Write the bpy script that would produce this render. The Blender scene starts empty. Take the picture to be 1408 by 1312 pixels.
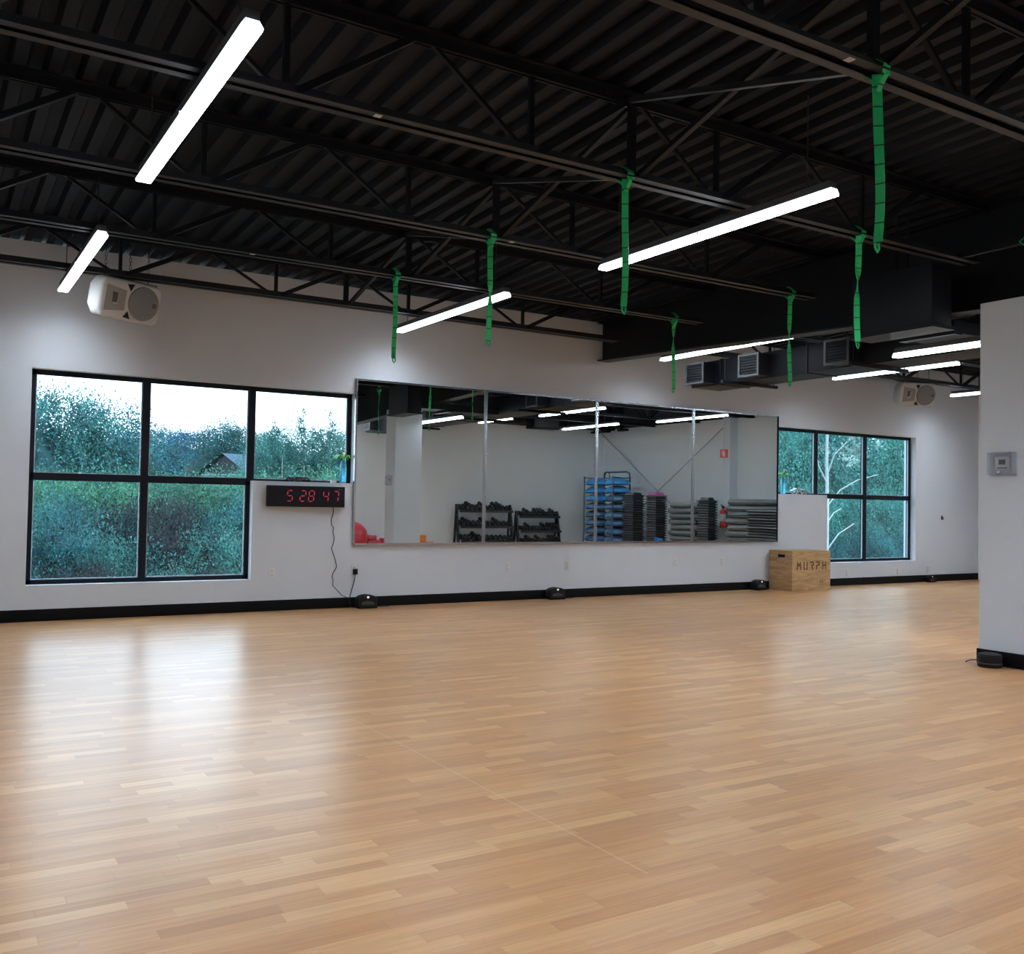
import bpy, bmesh, math, random
import numpy as np
from mathutils import Vector, Matrix

random.seed(7)
SC = bpy.context.scene
COL = SC.collection
PI = math.pi
H = 1.28          # camera height
D = 10.789        # distance from the camera to the window wall
XR = 17.1         # right wall
XL = -4.0
YB = -1.0         # wall behind the camera
def deck_z(y): return 3.86 + 0.028 * (D - y)

# ------------------------------------------------------------------ materials
def new_mat(name):
    m = bpy.data.materials.new(name); m.use_nodes = True
    nt = m.node_tree
    return m, nt, nt.nodes['Principled BSDF']
def N(nt, kind, **kw):
    n = nt.nodes.new(kind)
    for k, v in kw.items(): setattr(n, k, v)
    return n
def simple(name, col, rough=.5, metal=0, spec=.5, noise=0, nscale=20, bump=0, bscale=200, emit=None, es=0):
    m, nt, b = new_mat(name)
    b.inputs['Base Color'].default_value = (*col, 1)
    b.inputs['Roughness'].default_value = rough
    b.inputs['Metallic'].default_value = metal
    b.inputs['Specular IOR Level'].default_value = spec
    tc = N(nt, 'ShaderNodeTexCoord')
    if noise:
        t = N(nt, 'ShaderNodeTexNoise'); t.inputs['Scale'].default_value = nscale; t.inputs['Detail'].default_value = 4
        nt.links.new(tc.outputs['Object'], t.inputs['Vector'])
        r = N(nt, 'ShaderNodeMix', data_type='RGBA')
        r.inputs[6].default_value = (*[max(0, c * (1 - noise)) for c in col], 1)
        r.inputs[7].default_value = (*[min(1, c * (1 + noise)) for c in col], 1)
        nt.links.new(t.outputs['Fac'], r.inputs[0]); nt.links.new(r.outputs[2], b.inputs['Base Color'])
    if bump:
        t = N(nt, 'ShaderNodeTexNoise'); t.inputs['Scale'].default_value = bscale
        nt.links.new(tc.outputs['Object'], t.inputs['Vector'])
        bp = N(nt, 'ShaderNodeBump'); bp.inputs['Strength'].default_value = bump; bp.inputs['Distance'].default_value = .002
        nt.links.new(t.outputs['Fac'], bp.inputs['Height']); nt.links.new(bp.outputs['Normal'], b.inputs['Normal'])
    if emit:
        b.inputs['Emission Color'].default_value = (*emit, 1); b.inputs['Emission Strength'].default_value = es
    return m

M = {}
M['wall'] = simple('wall_paint', (.68, .71, .765), .85, spec=.25, noise=.02, nscale=3, bump=.35, bscale=160)
M['wall_rear'] = simple('lightened_wall_paint', (.84, .86, .88), .85, spec=.25, noise=.02, nscale=3)  # white wall paint lightened to stand in for missing light at the rear
M['black_wall'] = simple('black_paint', (.012, .012, .014), .8)
M['baseboard'] = simple('black_vinyl_base', (.003, .003, .0045), .55, spec=.15, noise=.1)
M['steel'] = simple('dark_joist_paint', (.005, .0055, .0075), .55, spec=.2, noise=.2, nscale=8)
M['chord'] = simple('joist_chord_paint', (.016, .0165, .020), .48, spec=.28, noise=.15, nscale=8)
M['deck'] = simple('dark_deck_paint', (.0045, .0062, .0105), .6, spec=.15, noise=.25, nscale=2)
M['duct'] = simple('dark_duct_paint', (.006, .0075, .0115), .5, spec=.22, noise=.15, nscale=4)
M['grille'] = simple('grille_grey', (.045, .05, .058), .45)
M['black'] = simple('black_plastic', (.004, .004, .0055), .45, spec=.2, noise=.1)
M['rubber'] = simple('black_rubber', (.005, .005, .0065), .6, spec=.3, noise=.15)
M['frame'] = simple('window_frame_dark', (.004, .007, .015), .5, spec=.2)
M['bead'] = simple('glazing_bead_pale', (.50, .62, .70), .5)
M['chrome'] = simple('brushed_aluminium', (.62, .65, .70), .22, metal=1)
M['white'] = simple('white_plastic', (.72, .72, .73), .4, noise=.02)
M['offwhite'] = simple('white_speaker_shell', (.56, .55, .54), .5, noise=.03)
M['spk_grille'] = simple('grey_speaker_grille', (.17, .175, .19), .55, bump=.6, bscale=400)
M['dark_grey'] = simple('dark_grey', (.05, .05, .055), .5)
M['mat_grey'] = simple('grey_mat_vinyl', (.058, .062, .064), .45, noise=.15, nscale=6)
M['step'] = simple('black_step_plastic', (.009, .0095, .011), .5, spec=.3, noise=.1)
M['pink'] = simple('pink_step_plastic', (.36, .07, .24), .45)
M['blue'] = simple('blue_dome_vinyl', (.03, .20, .46), .35, noise=.06)
M['dull_blue'] = simple('dull_blue_dome_vinyl', (.030, .075, .145), .35, noise=.06)  # darker, duller blue of the lower domes
M['rack_blue'] = simple('dark_blue_tube', (.012, .035, .07), .4)
M['red'] = simple('red_vinyl', (.36, .016, .028), .38, noise=.05)
M['red_paint'] = simple('red_paint', (.45, .02, .025), .4)
M['orange'] = simple('orange_foam', (.62, .17, .03), .6)
M['bright_blue'] = simple('bright_blue_vinyl', (.03, .20, .65), .35)
M['burn'] = simple('burnt_lettering', (.15, .062, .024), .7)
M['wire'] = simple('dark_wire', (.02, .02, .022), .5)
M['wire_white'] = simple('pale_mark', (.6, .58, .55), .6)
M['roof_tile'] = simple('slate_roof', (.022, .050, .085), .8, noise=.2, nscale=2)
M['house_wall'] = simple('house_siding', (.22, .30, .36), .8)
M['grass'] = simple('grass_ground', (.05, .15, .08), .95, noise=.4, nscale=1.5)
M['bark'] = simple('bark', (.06, .055, .05), .9, noise=.4, nscale=6)
M['birch'] = simple('birch_bark', (.24, .28, .29), .8, noise=.35, nscale=9)
M['cloth'] = simple('white_cloth', (.75, .78, .80), .9)
M['red_led'] = simple('red_led', (.3, .02, .03), .5, emit=(1, .10, .18), es=.30)
M['lcd'] = simple('green_lcd', (.05, .10, .085), .3)
M['white_led'] = simple('white_led', (.8, .8, .8), .4, emit=(1, 1, 1), es=.6)
M['lamp'] = simple('lamp_diffuser', (.9, .9, .9), .4, emit=(.80, .91, 1.0), es=92.0)
def lens(name, k, c, lo):      # prismatic lens: throws most of its light straight down
    m = simple(name, (.9, .9, .9), .4, emit=(.80, .91, 1.0), es=c); q = m.node_tree
    lw = q.nodes.new('ShaderNodeLayerWeight'); lw.inputs[0].default_value = .5
    a = q.nodes.new('ShaderNodeMath'); a.operation = 'MULTIPLY_ADD'; q.links.new(lw.outputs['Facing'], a.inputs[0]); a.inputs[1].default_value = -k; a.inputs[2].default_value = c
    x = q.nodes.new('ShaderNodeMath'); x.operation = 'MAXIMUM'; q.links.new(a.outputs[0], x.inputs[0]); x.inputs[1].default_value = lo
    q.links.new(x.outputs[0], q.nodes['Principled BSDF'].inputs['Emission Strength']); return m
M['lamp'] = lens('lamp_diffuser', 130, 114, 12)
M['lamp_wall'] = lens('lamp_diffuser_by_wall', 92, 78, 8)
M['lamp_rear'] = lens('lamp_diffuser_rear', 110, 150, 45)
M['lamp_side'] = simple('lamp_side_lens', (.9, .9, .9), .4, emit=(.80, .91, 1.0), es=3.0)

def mat_speckle():
    m, nt, b = new_mat('speckled_box')
    tc = N(nt, 'ShaderNodeTexCoord'); v = N(nt, 'ShaderNodeTexVoronoi'); v.inputs['Scale'].default_value = 55
    r = N(nt, 'ShaderNodeValToRGB'); r.color_ramp.interpolation = 'CONSTANT'
    r.color_ramp.elements[0].color = (.7, .75, .76, 1); r.color_ramp.elements[1].color = (.03, .06, .06, 1); r.color_ramp.elements[1].position = .5
    nt.links.new(tc.outputs['Object'], v.inputs['Vector']); nt.links.new(v.outputs['Color'], r.inputs[0]); nt.links.new(r.outputs[0], b.inputs['Base Color'])
    return m
M['speckle'] = mat_speckle()
M['horn'] = simple('horn_grey', (.26, .255, .25), .5)
M['rod_grey'] = simple('pale_grey_rod', (.30, .32, .33), .5)

def mat_vase():
    m, nt, b = new_mat('aqua_bead_vase')
    tc = N(nt, 'ShaderNodeTexCoord'); v = N(nt, 'ShaderNodeTexVoronoi'); v.inputs['Scale'].default_value = 60
    r = N(nt, 'ShaderNodeValToRGB')
    r.color_ramp.elements[0].color = (.55, .95, 1, 1); r.color_ramp.elements[1].color = (.03, .42, .62, 1); r.color_ramp.elements[1].position = .6
    nt.links.new(tc.outputs['Object'], v.inputs['Vector']); nt.links.new(v.outputs['Distance'], r.inputs[0]); nt.links.new(r.outputs[0], b.inputs['Base Color'])
    b.inputs['Roughness'].default_value = .3; b.inputs['Transmission Weight'].default_value = .6
    return m
M['vase'] = mat_vase()
M['plant'] = simple('plant_leaf_green', (.12, .48, .10), .5, noise=.2)

def mat_floor():
    m, nt, b = new_mat('oak_strip_floor')
    L = nt.links.new
    tc = N(nt, 'ShaderNodeTexCoord'); sp = N(nt, 'ShaderNodeSeparateXYZ'); L(tc.outputs['Object'], sp.inputs[0])
    def math_(op, a, bb=None, c=None):
        n = N(nt, 'ShaderNodeMath', operation=op)
        for i, v in enumerate((a, bb, c)):
            if v is None: continue
            if isinstance(v, (int, float)): n.inputs[i].default_value = v
            else: L(v, n.inputs[i])
        return n.outputs[0]
    yw = math_('DIVIDE', sp.outputs['Y'], .066)
    row = math_('FLOOR', yw)
    wn = N(nt, 'ShaderNodeTexWhiteNoise', noise_dimensions='1D'); L(row, wn.inputs['W'])
    off = math_('MULTIPLY', wn.outputs['Value'], 3.7)
    xl = math_('ADD', math_('DIVIDE', sp.outputs['X'], .52), off)
    # uneven board lengths
    xw = math_('ADD', xl, math_('MULTIPLY', math_('SINE', math_('ADD', math_('MULTIPLY', xl, 2.3), row)), .22))
    col = math_('FLOOR', xw)
    cb = N(nt, 'ShaderNodeCombineXYZ'); L(row, cb.inputs[0]); L(col, cb.inputs[1])
    w2 = N(nt, 'ShaderNodeTexWhiteNoise', noise_dimensions='2D'); L(cb.outputs[0], w2.inputs['Vector'])
    ramp = N(nt, 'ShaderNodeValToRGB'); e = ramp.color_ramp
    e.elements[0].color = (.500, .240, .100, 1); e.elements[1].color = (.680, .395, .190, 1); e.elements[1].position = 1
    k = e.elements.new(.35); k.color = (.560, .280, .118, 1)
    k = e.elements.new(.75); k.color = (.597, .315, .142, 1)
    L(w2.outputs['Value'], ramp.inputs[0])
    # grain, stretched along the boards
    mp = N(nt, 'ShaderNodeMapping'); mp.inputs['Scale'].default_value = (1.6, 38, 1)
    ad = N(nt, 'ShaderNodeVectorMath', operation='ADD'); L(tc.outputs['Object'], ad.inputs[0])
    sc = N(nt, 'ShaderNodeVectorMath', operation='SCALE'); L(w2.outputs['Color'], sc.inputs[0]); sc.inputs['Scale'].default_value = 9
    L(sc.outputs[0], ad.inputs[1]); L(ad.outputs[0], mp.inputs['Vector'])
    g = N(nt, 'ShaderNodeTexNoise'); g.inputs['Scale'].default_value = 1.6; g.inputs['Detail'].default_value = 6; g.inputs['Distortion'].default_value = .6
    L(mp.outputs[0], g.inputs['Vector'])
    gr = N(nt, 'ShaderNodeMapRange'); gr.inputs[1].default_value = .3; gr.inputs[2].default_value = .72; gr.inputs[3].default_value = .86; gr.inputs[4].default_value = 1.10
    L(g.outputs['Fac'], gr.inputs[0])
    mul = N(nt, 'ShaderNodeMix', data_type='RGBA', blend_type='MULTIPLY'); mul.inputs[0].default_value = 1
    L(ramp.outputs[0], mul.inputs[6]); L(gr.outputs[0], mul.inputs[7])
    # seams between the strips
    fy = math_('FRACT', yw); fx = math_('FRACT', xw)
    s1 = math_('LESS_THAN', fy, .02); s2 = math_('LESS_THAN', fx, .004)
    seam = math_('MULTIPLY', math_('MAXIMUM', s1, s2), .22)
    dk = N(nt, 'ShaderNodeMix', data_type='RGBA'); L(seam, dk.inputs[0]); L(mul.outputs[2], dk.inputs[6]); dk.inputs[7].default_value = (.20, .10, .045, 1)
    # pale sheet joints running towards the window wall
    def line(x, lo, hi):
        a = math_('LESS_THAN', math_('ABSOLUTE', math_('SUBTRACT', sp.outputs['X'], x)), .004)
        q = math_('MULTIPLY', math_('GREATER_THAN', sp.outputs['Y'], lo), math_('LESS_THAN', sp.outputs['Y'], hi))
        return math_('MULTIPLY', math_('MULTIPLY', a, q), .35)
    ln = math_('MAXIMUM', line(3.29, 7.4, D), line(2.19, 2.6, 5.2))
    pl = N(nt, 'ShaderNodeMix', data_type='RGBA'); L(ln, pl.inputs[0]); L(dk.outputs[2], pl.inputs[6]); pl.inputs[7].default_value = (.75, .6, .45, 1)
    L(pl.outputs[2], b.inputs['Base Color'])
    rn = N(nt, 'ShaderNodeTexNoise'); rn.inputs['Scale'].default_value = 2.5; rn.inputs['Detail'].default_value = 5; L(tc.outputs['Object'], rn.inputs['Vector'])
    rr = N(nt, 'ShaderNodeMapRange'); rr.inputs[3].default_value = .26; rr.inputs[4].default_value = .33; L(rn.outputs['Fac'], rr.inputs[0])
    L(rr.outputs[0], b.inputs['Roughness'])
    bp = N(nt, 'ShaderNodeBump'); bp.inputs['Strength'].default_value = .08; bp.inputs['Distance'].default_value = .002
    L(g.outputs['Fac'], bp.inputs['Height']); L(bp.outputs['Normal'], b.inputs['Normal'])
    b.inputs['Specular IOR Level'].default_value = .55
    return m
M['floor'] = mat_floor()

def mat_ply():
    m, nt, b = new_mat('birch_plywood')
    tc = N(nt, 'ShaderNodeTexCoord'); mp = N(nt, 'ShaderNodeMapping'); mp.inputs['Scale'].default_value = (1.2, 1.2, 7)
    g = N(nt, 'ShaderNodeTexNoise'); g.inputs['Scale'].default_value = 2.2; g.inputs['Detail'].default_value = 6; g.inputs['Distortion'].default_value = 1.6
    r = N(nt, 'ShaderNodeValToRGB')
    r.color_ramp.elements[0].color = (.38, .225, .100, 1); r.color_ramp.elements[0].position = .3
    r.color_ramp.elements[1].color = (.60, .395, .195, 1); r.color_ramp.elements[1].position = .65
    nt.links.new(tc.outputs['Object'], mp.inputs[0]); nt.links.new(mp.outputs[0], g.inputs['Vector'])
    nt.links.new(g.outputs['Fac'], r.inputs[0]); nt.links.new(r.outputs[0], b.inputs['Base Color'])
    b.inputs['Roughness'].default_value = .6
    return m
M['ply'] = mat_ply()

def mat_strap():
    m, nt, b = new_mat('green_webbing')
    tc = N(nt, 'ShaderNodeTexCoord'); sp = N(nt, 'ShaderNodeSeparateXYZ'); nt.links.new(tc.outputs['Object'], sp.inputs[0])
    a = N(nt, 'ShaderNodeMath', operation='DIVIDE'); nt.links.new(sp.outputs['Z'], a.inputs[0]); a.inputs[1].default_value = .098
    f = N(nt, 'ShaderNodeMath', operation='FRACT'); nt.links.new(a.outputs[0], f.inputs[0])
    l = N(nt, 'ShaderNodeMath', operation='LESS_THAN'); nt.links.new(f.outputs[0], l.inputs[0]); l.inputs[1].default_value = .07
    mx = N(nt, 'ShaderNodeMix', data_type='RGBA'); nt.links.new(l.outputs[0], mx.inputs[0])
    mx.inputs[6].default_value = (.014, .50, .155, 1); mx.inputs[7].default_value = (.005, .05, .02, 1)
    nt.links.new(mx.outputs[2], b.inputs['Base Color']); b.inputs['Roughness'].default_value = .6
    b.inputs['Subsurface Weight'].default_value = 0
    return m
M['strap'] = mat_strap()

def mat_glass():
    m = bpy.data.materials.new('window_glass'); m.use_nodes = True; nt = m.node_tree
    nt.nodes.remove(nt.nodes['Principled BSDF']); out = nt.nodes['Material Output']
    t = N(nt, 'ShaderNodeBsdfTransparent'); t.inputs[0].default_value = (.90, .98, 1.0, 1)
    g = N(nt, 'ShaderNodeBsdfGlossy'); g.inputs['Roughness'].default_value = .01
    lw = N(nt, 'ShaderNodeLayerWeight'); lw.inputs[0].default_value = .5
    pw = N(nt, 'ShaderNodeMath', operation='POWER'); nt.links.new(lw.outputs['Facing'], pw.inputs[0]); pw.inputs[1].default_value = 5
    f = N(nt, 'ShaderNodeMath', operation='MULTIPLY_ADD'); nt.links.new(pw.outputs[0], f.inputs[0]); f.inputs[1].default_value = .9; f.inputs[2].default_value = .035
    mx = N(nt, 'ShaderNodeMixShader'); nt.links.new(f.outputs[0], mx.inputs[0]); nt.links.new(t.outputs[0], mx.inputs[1]); nt.links.new(g.outputs[0], mx.inputs[2])
    nt.links.new(mx.outputs[0], out.inputs[0]); return m
M['glass'] = mat_glass()
def mat_clear():
    m = bpy.data.materials.new('clear_plastic_cover'); m.use_nodes = True; nt = m.node_tree
    nt.nodes.remove(nt.nodes['Principled BSDF']); out = nt.nodes['Material Output']
    t = N(nt, 'ShaderNodeBsdfTransparent'); t.inputs[0].default_value = (.96, .97, .99, 1)
    g = N(nt, 'ShaderNodeBsdfGlossy'); g.inputs['Roughness'].default_value = .06
    mx = N(nt, 'ShaderNodeMixShader'); mx.inputs[0].default_value = .12; nt.links.new(t.outputs[0], mx.inputs[1]); nt.links.new(g.outputs[0], mx.inputs[2])
    nt.links.new(mx.outputs[0], out.inputs[0]); return m
M['clear'] = mat_clear()
def mat_mirror():
    m = bpy.data.materials.new('mirror_silvering'); m.use_nodes = True; nt = m.node_tree
    nt.nodes.remove(nt.nodes['Principled BSDF']); out = nt.nodes['Material Output']
    g = N(nt, 'ShaderNodeBsdfGlossy'); g.inputs['Roughness'].default_value = 0.0; g.inputs[0].default_value = (.90, .975, .975, 1)
    nt.links.new(g.outputs[0], out.inputs[0]); return m
M['mirror'] = mat_mirror()

def mat_leaf():
    m = bpy.data.materials.new('leaves'); m.use_nodes = True; nt = m.node_tree
    b = nt.nodes['Principled BSDF']; out = nt.nodes['Material Output']
    oi = N(nt, 'ShaderNodeObjectInfo'); ge = N(nt, 'ShaderNodeNewGeometry')
    mr = N(nt, 'ShaderNodeMapRange'); mr.inputs[3].default_value = .72; mr.inputs[4].default_value = 1.3
    nt.links.new(ge.outputs['Random Per Island'], mr.inputs[0])
    mx = N(nt, 'ShaderNodeMix', data_type='RGBA', blend_type='MULTIPLY'); mx.inputs[0].default_value = 1
    nt.links.new(oi.outputs['Color'], mx.inputs[6]); nt.links.new(mr.outputs[0], mx.inputs[7])
    tc = N(nt, 'ShaderNodeTexCoord'); no = N(nt, 'ShaderNodeTexNoise'); no.inputs['Scale'].default_value = 3.2; no.inputs['Detail'].default_value = 3
    nt.links.new(tc.outputs['Object'], no.inputs['Vector'])
    m2 = N(nt, 'ShaderNodeMapRange'); m2.inputs[1].default_value = .35; m2.inputs[2].default_value = .68; m2.inputs[3].default_value = .38; m2.inputs[4].default_value = 1.3  # noise puts clump-scale shading into the leaf colour
    nt.links.new(no.outputs['Fac'], m2.inputs[0])
    mx0 = mx; mx = N(nt, 'ShaderNodeMix', data_type='RGBA', blend_type='MULTIPLY'); mx.inputs[0].default_value = 1
    nt.links.new(mx0.outputs[2], mx.inputs[6]); nt.links.new(m2.outputs[0], mx.inputs[7])
    nt.links.new(mx.outputs[2], b.inputs['Base Color']); b.inputs['Roughness'].default_value = .6; b.inputs['Specular IOR Level'].default_value = .2
    tr = N(nt, 'ShaderNodeBsdfTranslucent'); nt.links.new(mx.outputs[2], tr.inputs[0])
    ms = N(nt, 'ShaderNodeMixShader'); ms.inputs[0].default_value = .3
    nt.links.new(b.outputs[0], ms.inputs[1]); nt.links.new(tr.outputs[0], ms.inputs[2]); nt.links.new(ms.outputs[0], out.inputs[0])
    return m
M['leaf'] = mat_leaf()

# ------------------------------------------------------------------ mesh builder
class MB:
    def __init__(s): s.v = []; s.f = []; s.sm = []
    def add(s, vs, fs, smooth=False):
        n = len(s.v); s.v += [tuple(v) for v in vs]; s.f += [tuple(i + n for i in f) for f in fs]; s.sm += [smooth] * len(fs); return s
    def box(s, x0, x1, y0, y1, z0, z1):
        v = [(x, y, z) for z in (z0, z1) for y in (y0, y1) for x in (x0, x1)]
        return s.add(v, [(0, 2, 3, 1), (4, 5, 7, 6), (0, 1, 5, 4), (2, 6, 7, 3), (0, 4, 6, 2), (1, 3, 7, 5)])
    def hexa(s, bottom, top):      # two quads, same winding
        return s.add(list(bottom) + list(top), [(3, 2, 1, 0), (4, 5, 6, 7), (0, 1, 5, 4), (1, 2, 6, 5), (2, 3, 7, 6), (3, 0, 4, 7)])
    def bar(s, a, b, w, d, up=(0, 0, 1)):   # rectangular bar from a to b
        a = Vector(a); b = Vector(b); t = (b - a).normalized(); u = Vector(up)
        if abs(t.dot(u)) > .95: u = Vector((0, 1, 0))
        r = t.cross(u).normalized(); u = r.cross(t)
        q = lambda p: [p - r * w / 2 - u * d / 2, p + r * w / 2 - u * d / 2, p + r * w / 2 + u * d / 2, p - r * w / 2 + u * d / 2]
        return s.hexa(q(a), q(b))
    def tube(s, pts, r, n=8, cap=True):
        pts = [Vector(p) for p in pts]; rs = r if isinstance(r, (list, tuple)) else [r] * len(pts)
        vs = []; prev = None
        for i, p in enumerate(pts):
            t = (pts[min(i + 1, len(pts) - 1)] - pts[max(i - 1, 0)]).normalized()
            if prev is None:
                u = Vector((0, 0, 1)) if abs(t.z) < .9 else Vector((1, 0, 0))
                prev = t.cross(u).normalized()
            prev = (prev - t * prev.dot(t)).normalized(); w = t.cross(prev)
            for k in range(n):
                a = 2 * PI * k / n; vs.append(p + (prev * math.cos(a) + w * math.sin(a)) * rs[i])
        fs = []
        for i in range(len(pts) - 1):
            for k in range(n):
                fs.append((i * n + k, i * n + (k + 1) % n, (i + 1) * n + (k + 1) % n, (i + 1) * n + k))
        if cap:
            fs.append(tuple(reversed(range(n)))); fs.append(tuple(range((len(pts) - 1) * n, len(pts) * n)))
        return s.add(vs, fs, True)
    def lathe(s, prof, n=24, c=(0, 0, 0)):
        vs = []; 
        for r, z in prof:
            for k in range(n):
                a = 2 * PI * k / n; vs.append((c[0] + r * math.cos(a), c[1] + r * math.sin(a), c[2] + z))
        fs = []
        for i in range(len(prof) - 1):
            for k in range(n):
                fs.append((i * n + k, i * n + (k + 1) % n, (i + 1) * n + (k + 1) % n, (i + 1) * n + k))
        fs.append(tuple(reversed(range(n)))); fs.append(tuple(range((len(prof) - 1) * n, len(prof) * n)))
        return s.add(vs, fs, True)
    def prism(s, poly, axis, a, b):      # polygon in the plane across `axis`, from a to b
        m = {'x': lambda p, t: (t, p[0], p[1]), 'y': lambda p, t: (p[0], t, p[1]), 'z': lambda p, t: (p[0], p[1], t)}[axis]
        n = len(poly)
        return s.add([m(p, a) for p in poly] + [m(p, b) for p in poly],
                     [tuple(range(n)), tuple(reversed(range(n, 2 * n)))] + [(i, n + i, n + (i + 1) % n, (i + 1) % n) for i in range(n)])
    def build(s, name, mat, parent=None, world=False, bevel=0, xf=None):
        v = s.v
        if xf is not None: v = [tuple(xf @ Vector(p)) for p in v]
        if world and parent is not None:
            o = Vector((0, 0, 0)); q = parent
            while q is not None: o += q.location; q = q.parent
            v = [(p[0] - o.x, p[1] - o.y, p[2] - o.z) for p in v]
        me = bpy.data.meshes.new(name); me.from_pydata(v, [], s.f)
        me.polygons.foreach_set('use_smooth', s.sm)
        bm = bmesh.new(); bm.from_mesh(me); bmesh.ops.recalc_face_normals(bm, faces=bm.faces)
        if bevel:
            bmesh.ops.remove_doubles(bm, verts=bm.verts, dist=1e-5)
            es = [e for e in bm.edges if len(e.link_faces) == 2 and e.calc_face_angle(0) > .6]
            bmesh.ops.bevel(bm, geom=es, offset=bevel, segments=3, profile=.5, affect='EDGES', clamp_overlap=True)
            for f in bm.faces: f.smooth = True
        bm.to_mesh(me); bm.free()
        if bevel:
            try: me.set_sharp_from_angle(angle=math.radians(50))
            except Exception: pass
        elif any(s.sm):
            try: me.set_sharp_from_angle(angle=math.radians(45))
            except Exception: pass
        me.materials.append(mat)
        o = bpy.data.objects.new(name, me); COL.objects.link(o); o.parent = parent
        return o

def tag(o, label=None, cat=None, group=None, kind=None):
    if label: o['label'] = label
    if cat: o['category'] = cat
    if group: o['group'] = group
    if kind: o['kind'] = kind
    return o
def thing(name, label, cat, loc=(0, 0, 0), rot=(0, 0, 0), group=None, kind=None):
    o = bpy.data.objects.new(name, None); COL.objects.link(o); o.location = loc; o.rotation_euler = rot; o.empty_display_size = .1
    return tag(o, label, cat, group, kind)
def struct(o, label=None, cat=None): return tag(o, label, cat, None, 'structure')
def copy_tree(o, parent=None):
    c = o.copy(); COL.objects.link(c); c.parent = parent
    for ch in list(o.children): copy_tree(ch, c)
    return c
ORD = ['first', 'second', 'third', 'fourth', 'fifth', 'sixth', 'seventh', 'eighth', 'ninth', 'tenth', 'eleventh', 'twelfth',
       'thirteenth', 'fourteenth', 'fifteenth', 'sixteenth', 'seventeenth', 'eighteenth', 'nineteenth', 'twentieth', 'twenty-first',
       'twenty-second', 'twenty-third', 'twenty-fourth', 'twenty-fifth', 'twenty-sixth', 'twenty-seventh', 'twenty-eighth', 'twenty-ninth', 'thirtieth']

# ------------------------------------------------------------------ the room shell
struct(MB().box(XL, XR, YB, D, -.12, 0).build('floor', M['floor']), 'light oak strip floor with a soft sheen', 'floor')
WT = .24
w = MB()
ZT = 3.86
for x0, x1, spans in [(XL, .915, [(0, ZT)]), (.915, 3.2, [(0, .365), (2.575, ZT)]), (3.2, 4.42, [(0, 1.49), (2.575, ZT)]), (4.42, 11.53, [(0, ZT)]),
                      (11.53, 12.855, [(0, 1.515), (2.6, ZT)]), (12.855, 15.21, [(0, .388), (2.6, ZT)]), (15.21, XR, [(0, ZT)])]:
    for z0, z1 in spans: w.box(x0, x1, D, D + WT, z0, z1)
struct(w.build('wall_far', M['wall']), 'white wall with two windows and a row of mirrors', 'wall')
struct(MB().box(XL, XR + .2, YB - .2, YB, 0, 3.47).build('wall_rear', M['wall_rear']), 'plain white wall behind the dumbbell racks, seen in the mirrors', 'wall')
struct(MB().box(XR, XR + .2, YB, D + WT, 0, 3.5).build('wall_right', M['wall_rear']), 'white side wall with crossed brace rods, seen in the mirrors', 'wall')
struct(MB().box(XL - .2, XL, YB - .2, D + WT, 0, 3.95).build('wall_left', M['wall']), 'white side wall', 'wall')
struct(MB().box(XL, XR + .2, YB - .2, YB, 3.47, 4.4).build('trim_1', M['black_wall']), 'black band above the rear wall', 'trim')
struct(MB().box(XR, XR + .2, YB, D + WT, 3.5, 4.4).build('trim_2', M['black_wall']), 'black band above the right wall', 'trim')
struct(MB().box(XL - .2, XL, YB - .2, D + WT, 3.95, 4.4).build('trim_3', M['black_wall']), 'black band above the left wall', 'trim')
# corrugated deck
v = []; f = []; p = .2
prof = []
x = XL - .2
while x < XR + .2:
    prof += [(x, .0), (x + .075, 0), (x + .1, .055), (x + .175, .055)]; x += p
prof.append((x, 0))
ya, yb = YB - .2, D + WT
for x, dz in prof:
    v.append((x, ya, deck_z(ya) + dz)); v.append((x, yb, deck_z(yb) + dz))
for i in range(len(prof) - 1): f.append((2 * i, 2 * i + 1, 2 * i + 3, 2 * i + 2))
struct(MB().add(v, f).build('ceiling', M['deck']), 'black corrugated steel roof deck', 'ceiling')
# closes the roof above the deck
struct(MB().box(XL - .3, XR + .3, YB - .3, D + .35, 4.42, 4.5).build('roof_slab', M['black_wall']), 'roof above the deck', 'roof')
# baseboards
def base(name, x0, x1, y0, y1, label): struct(MB().box(x0, x1, y0, y1, 0, .122).build(name, M['baseboard'], bevel=.004), label, 'baseboard')
base('baseboard_far', XL, XR, D - .014, D, 'black rubber base along the window wall')
base('baseboard_rear', XL, XR - .014, YB, YB + .014, 'black rubber base along the rear wall')
base('baseboard_right', XR - .014, XR, YB + .014, 9.55, 'black rubber base along the right wall')
# pier below the girder
PX0, PX1, PY0, PY1, PZ = 7.68, 8.24, 4.40, 4.83, 3.066
struct(MB().box(PX0, PX1, PY0, PY1, 0, PZ).build('wall_pier', M['wall']), 'white square pier carrying the thermostat', 'pier')
b = MB()
b.box(PX0 - .014, PX0, PY0 - .014, PY1 + .014, 0, .122).box(PX1, PX1 + .014, PY0 - .014, PY1 + .014, 0, .122)
b.box(PX0, PX1, PY1, PY1 + .014, 0, .122).box(PX0, PX1, PY0 - .014, PY0, 0, .122)
struct(b.build('baseboard_pier', M['baseboard']), 'black rubber base around the pier', 'baseboard')
# column on the right wall
struct(MB().box(16.85, XR, 4.17, 4.42, 0, 3.5).build('wall_column', M['wall']), 'white boxed column on the right wall, seen in the mirrors', 'column')
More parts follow.
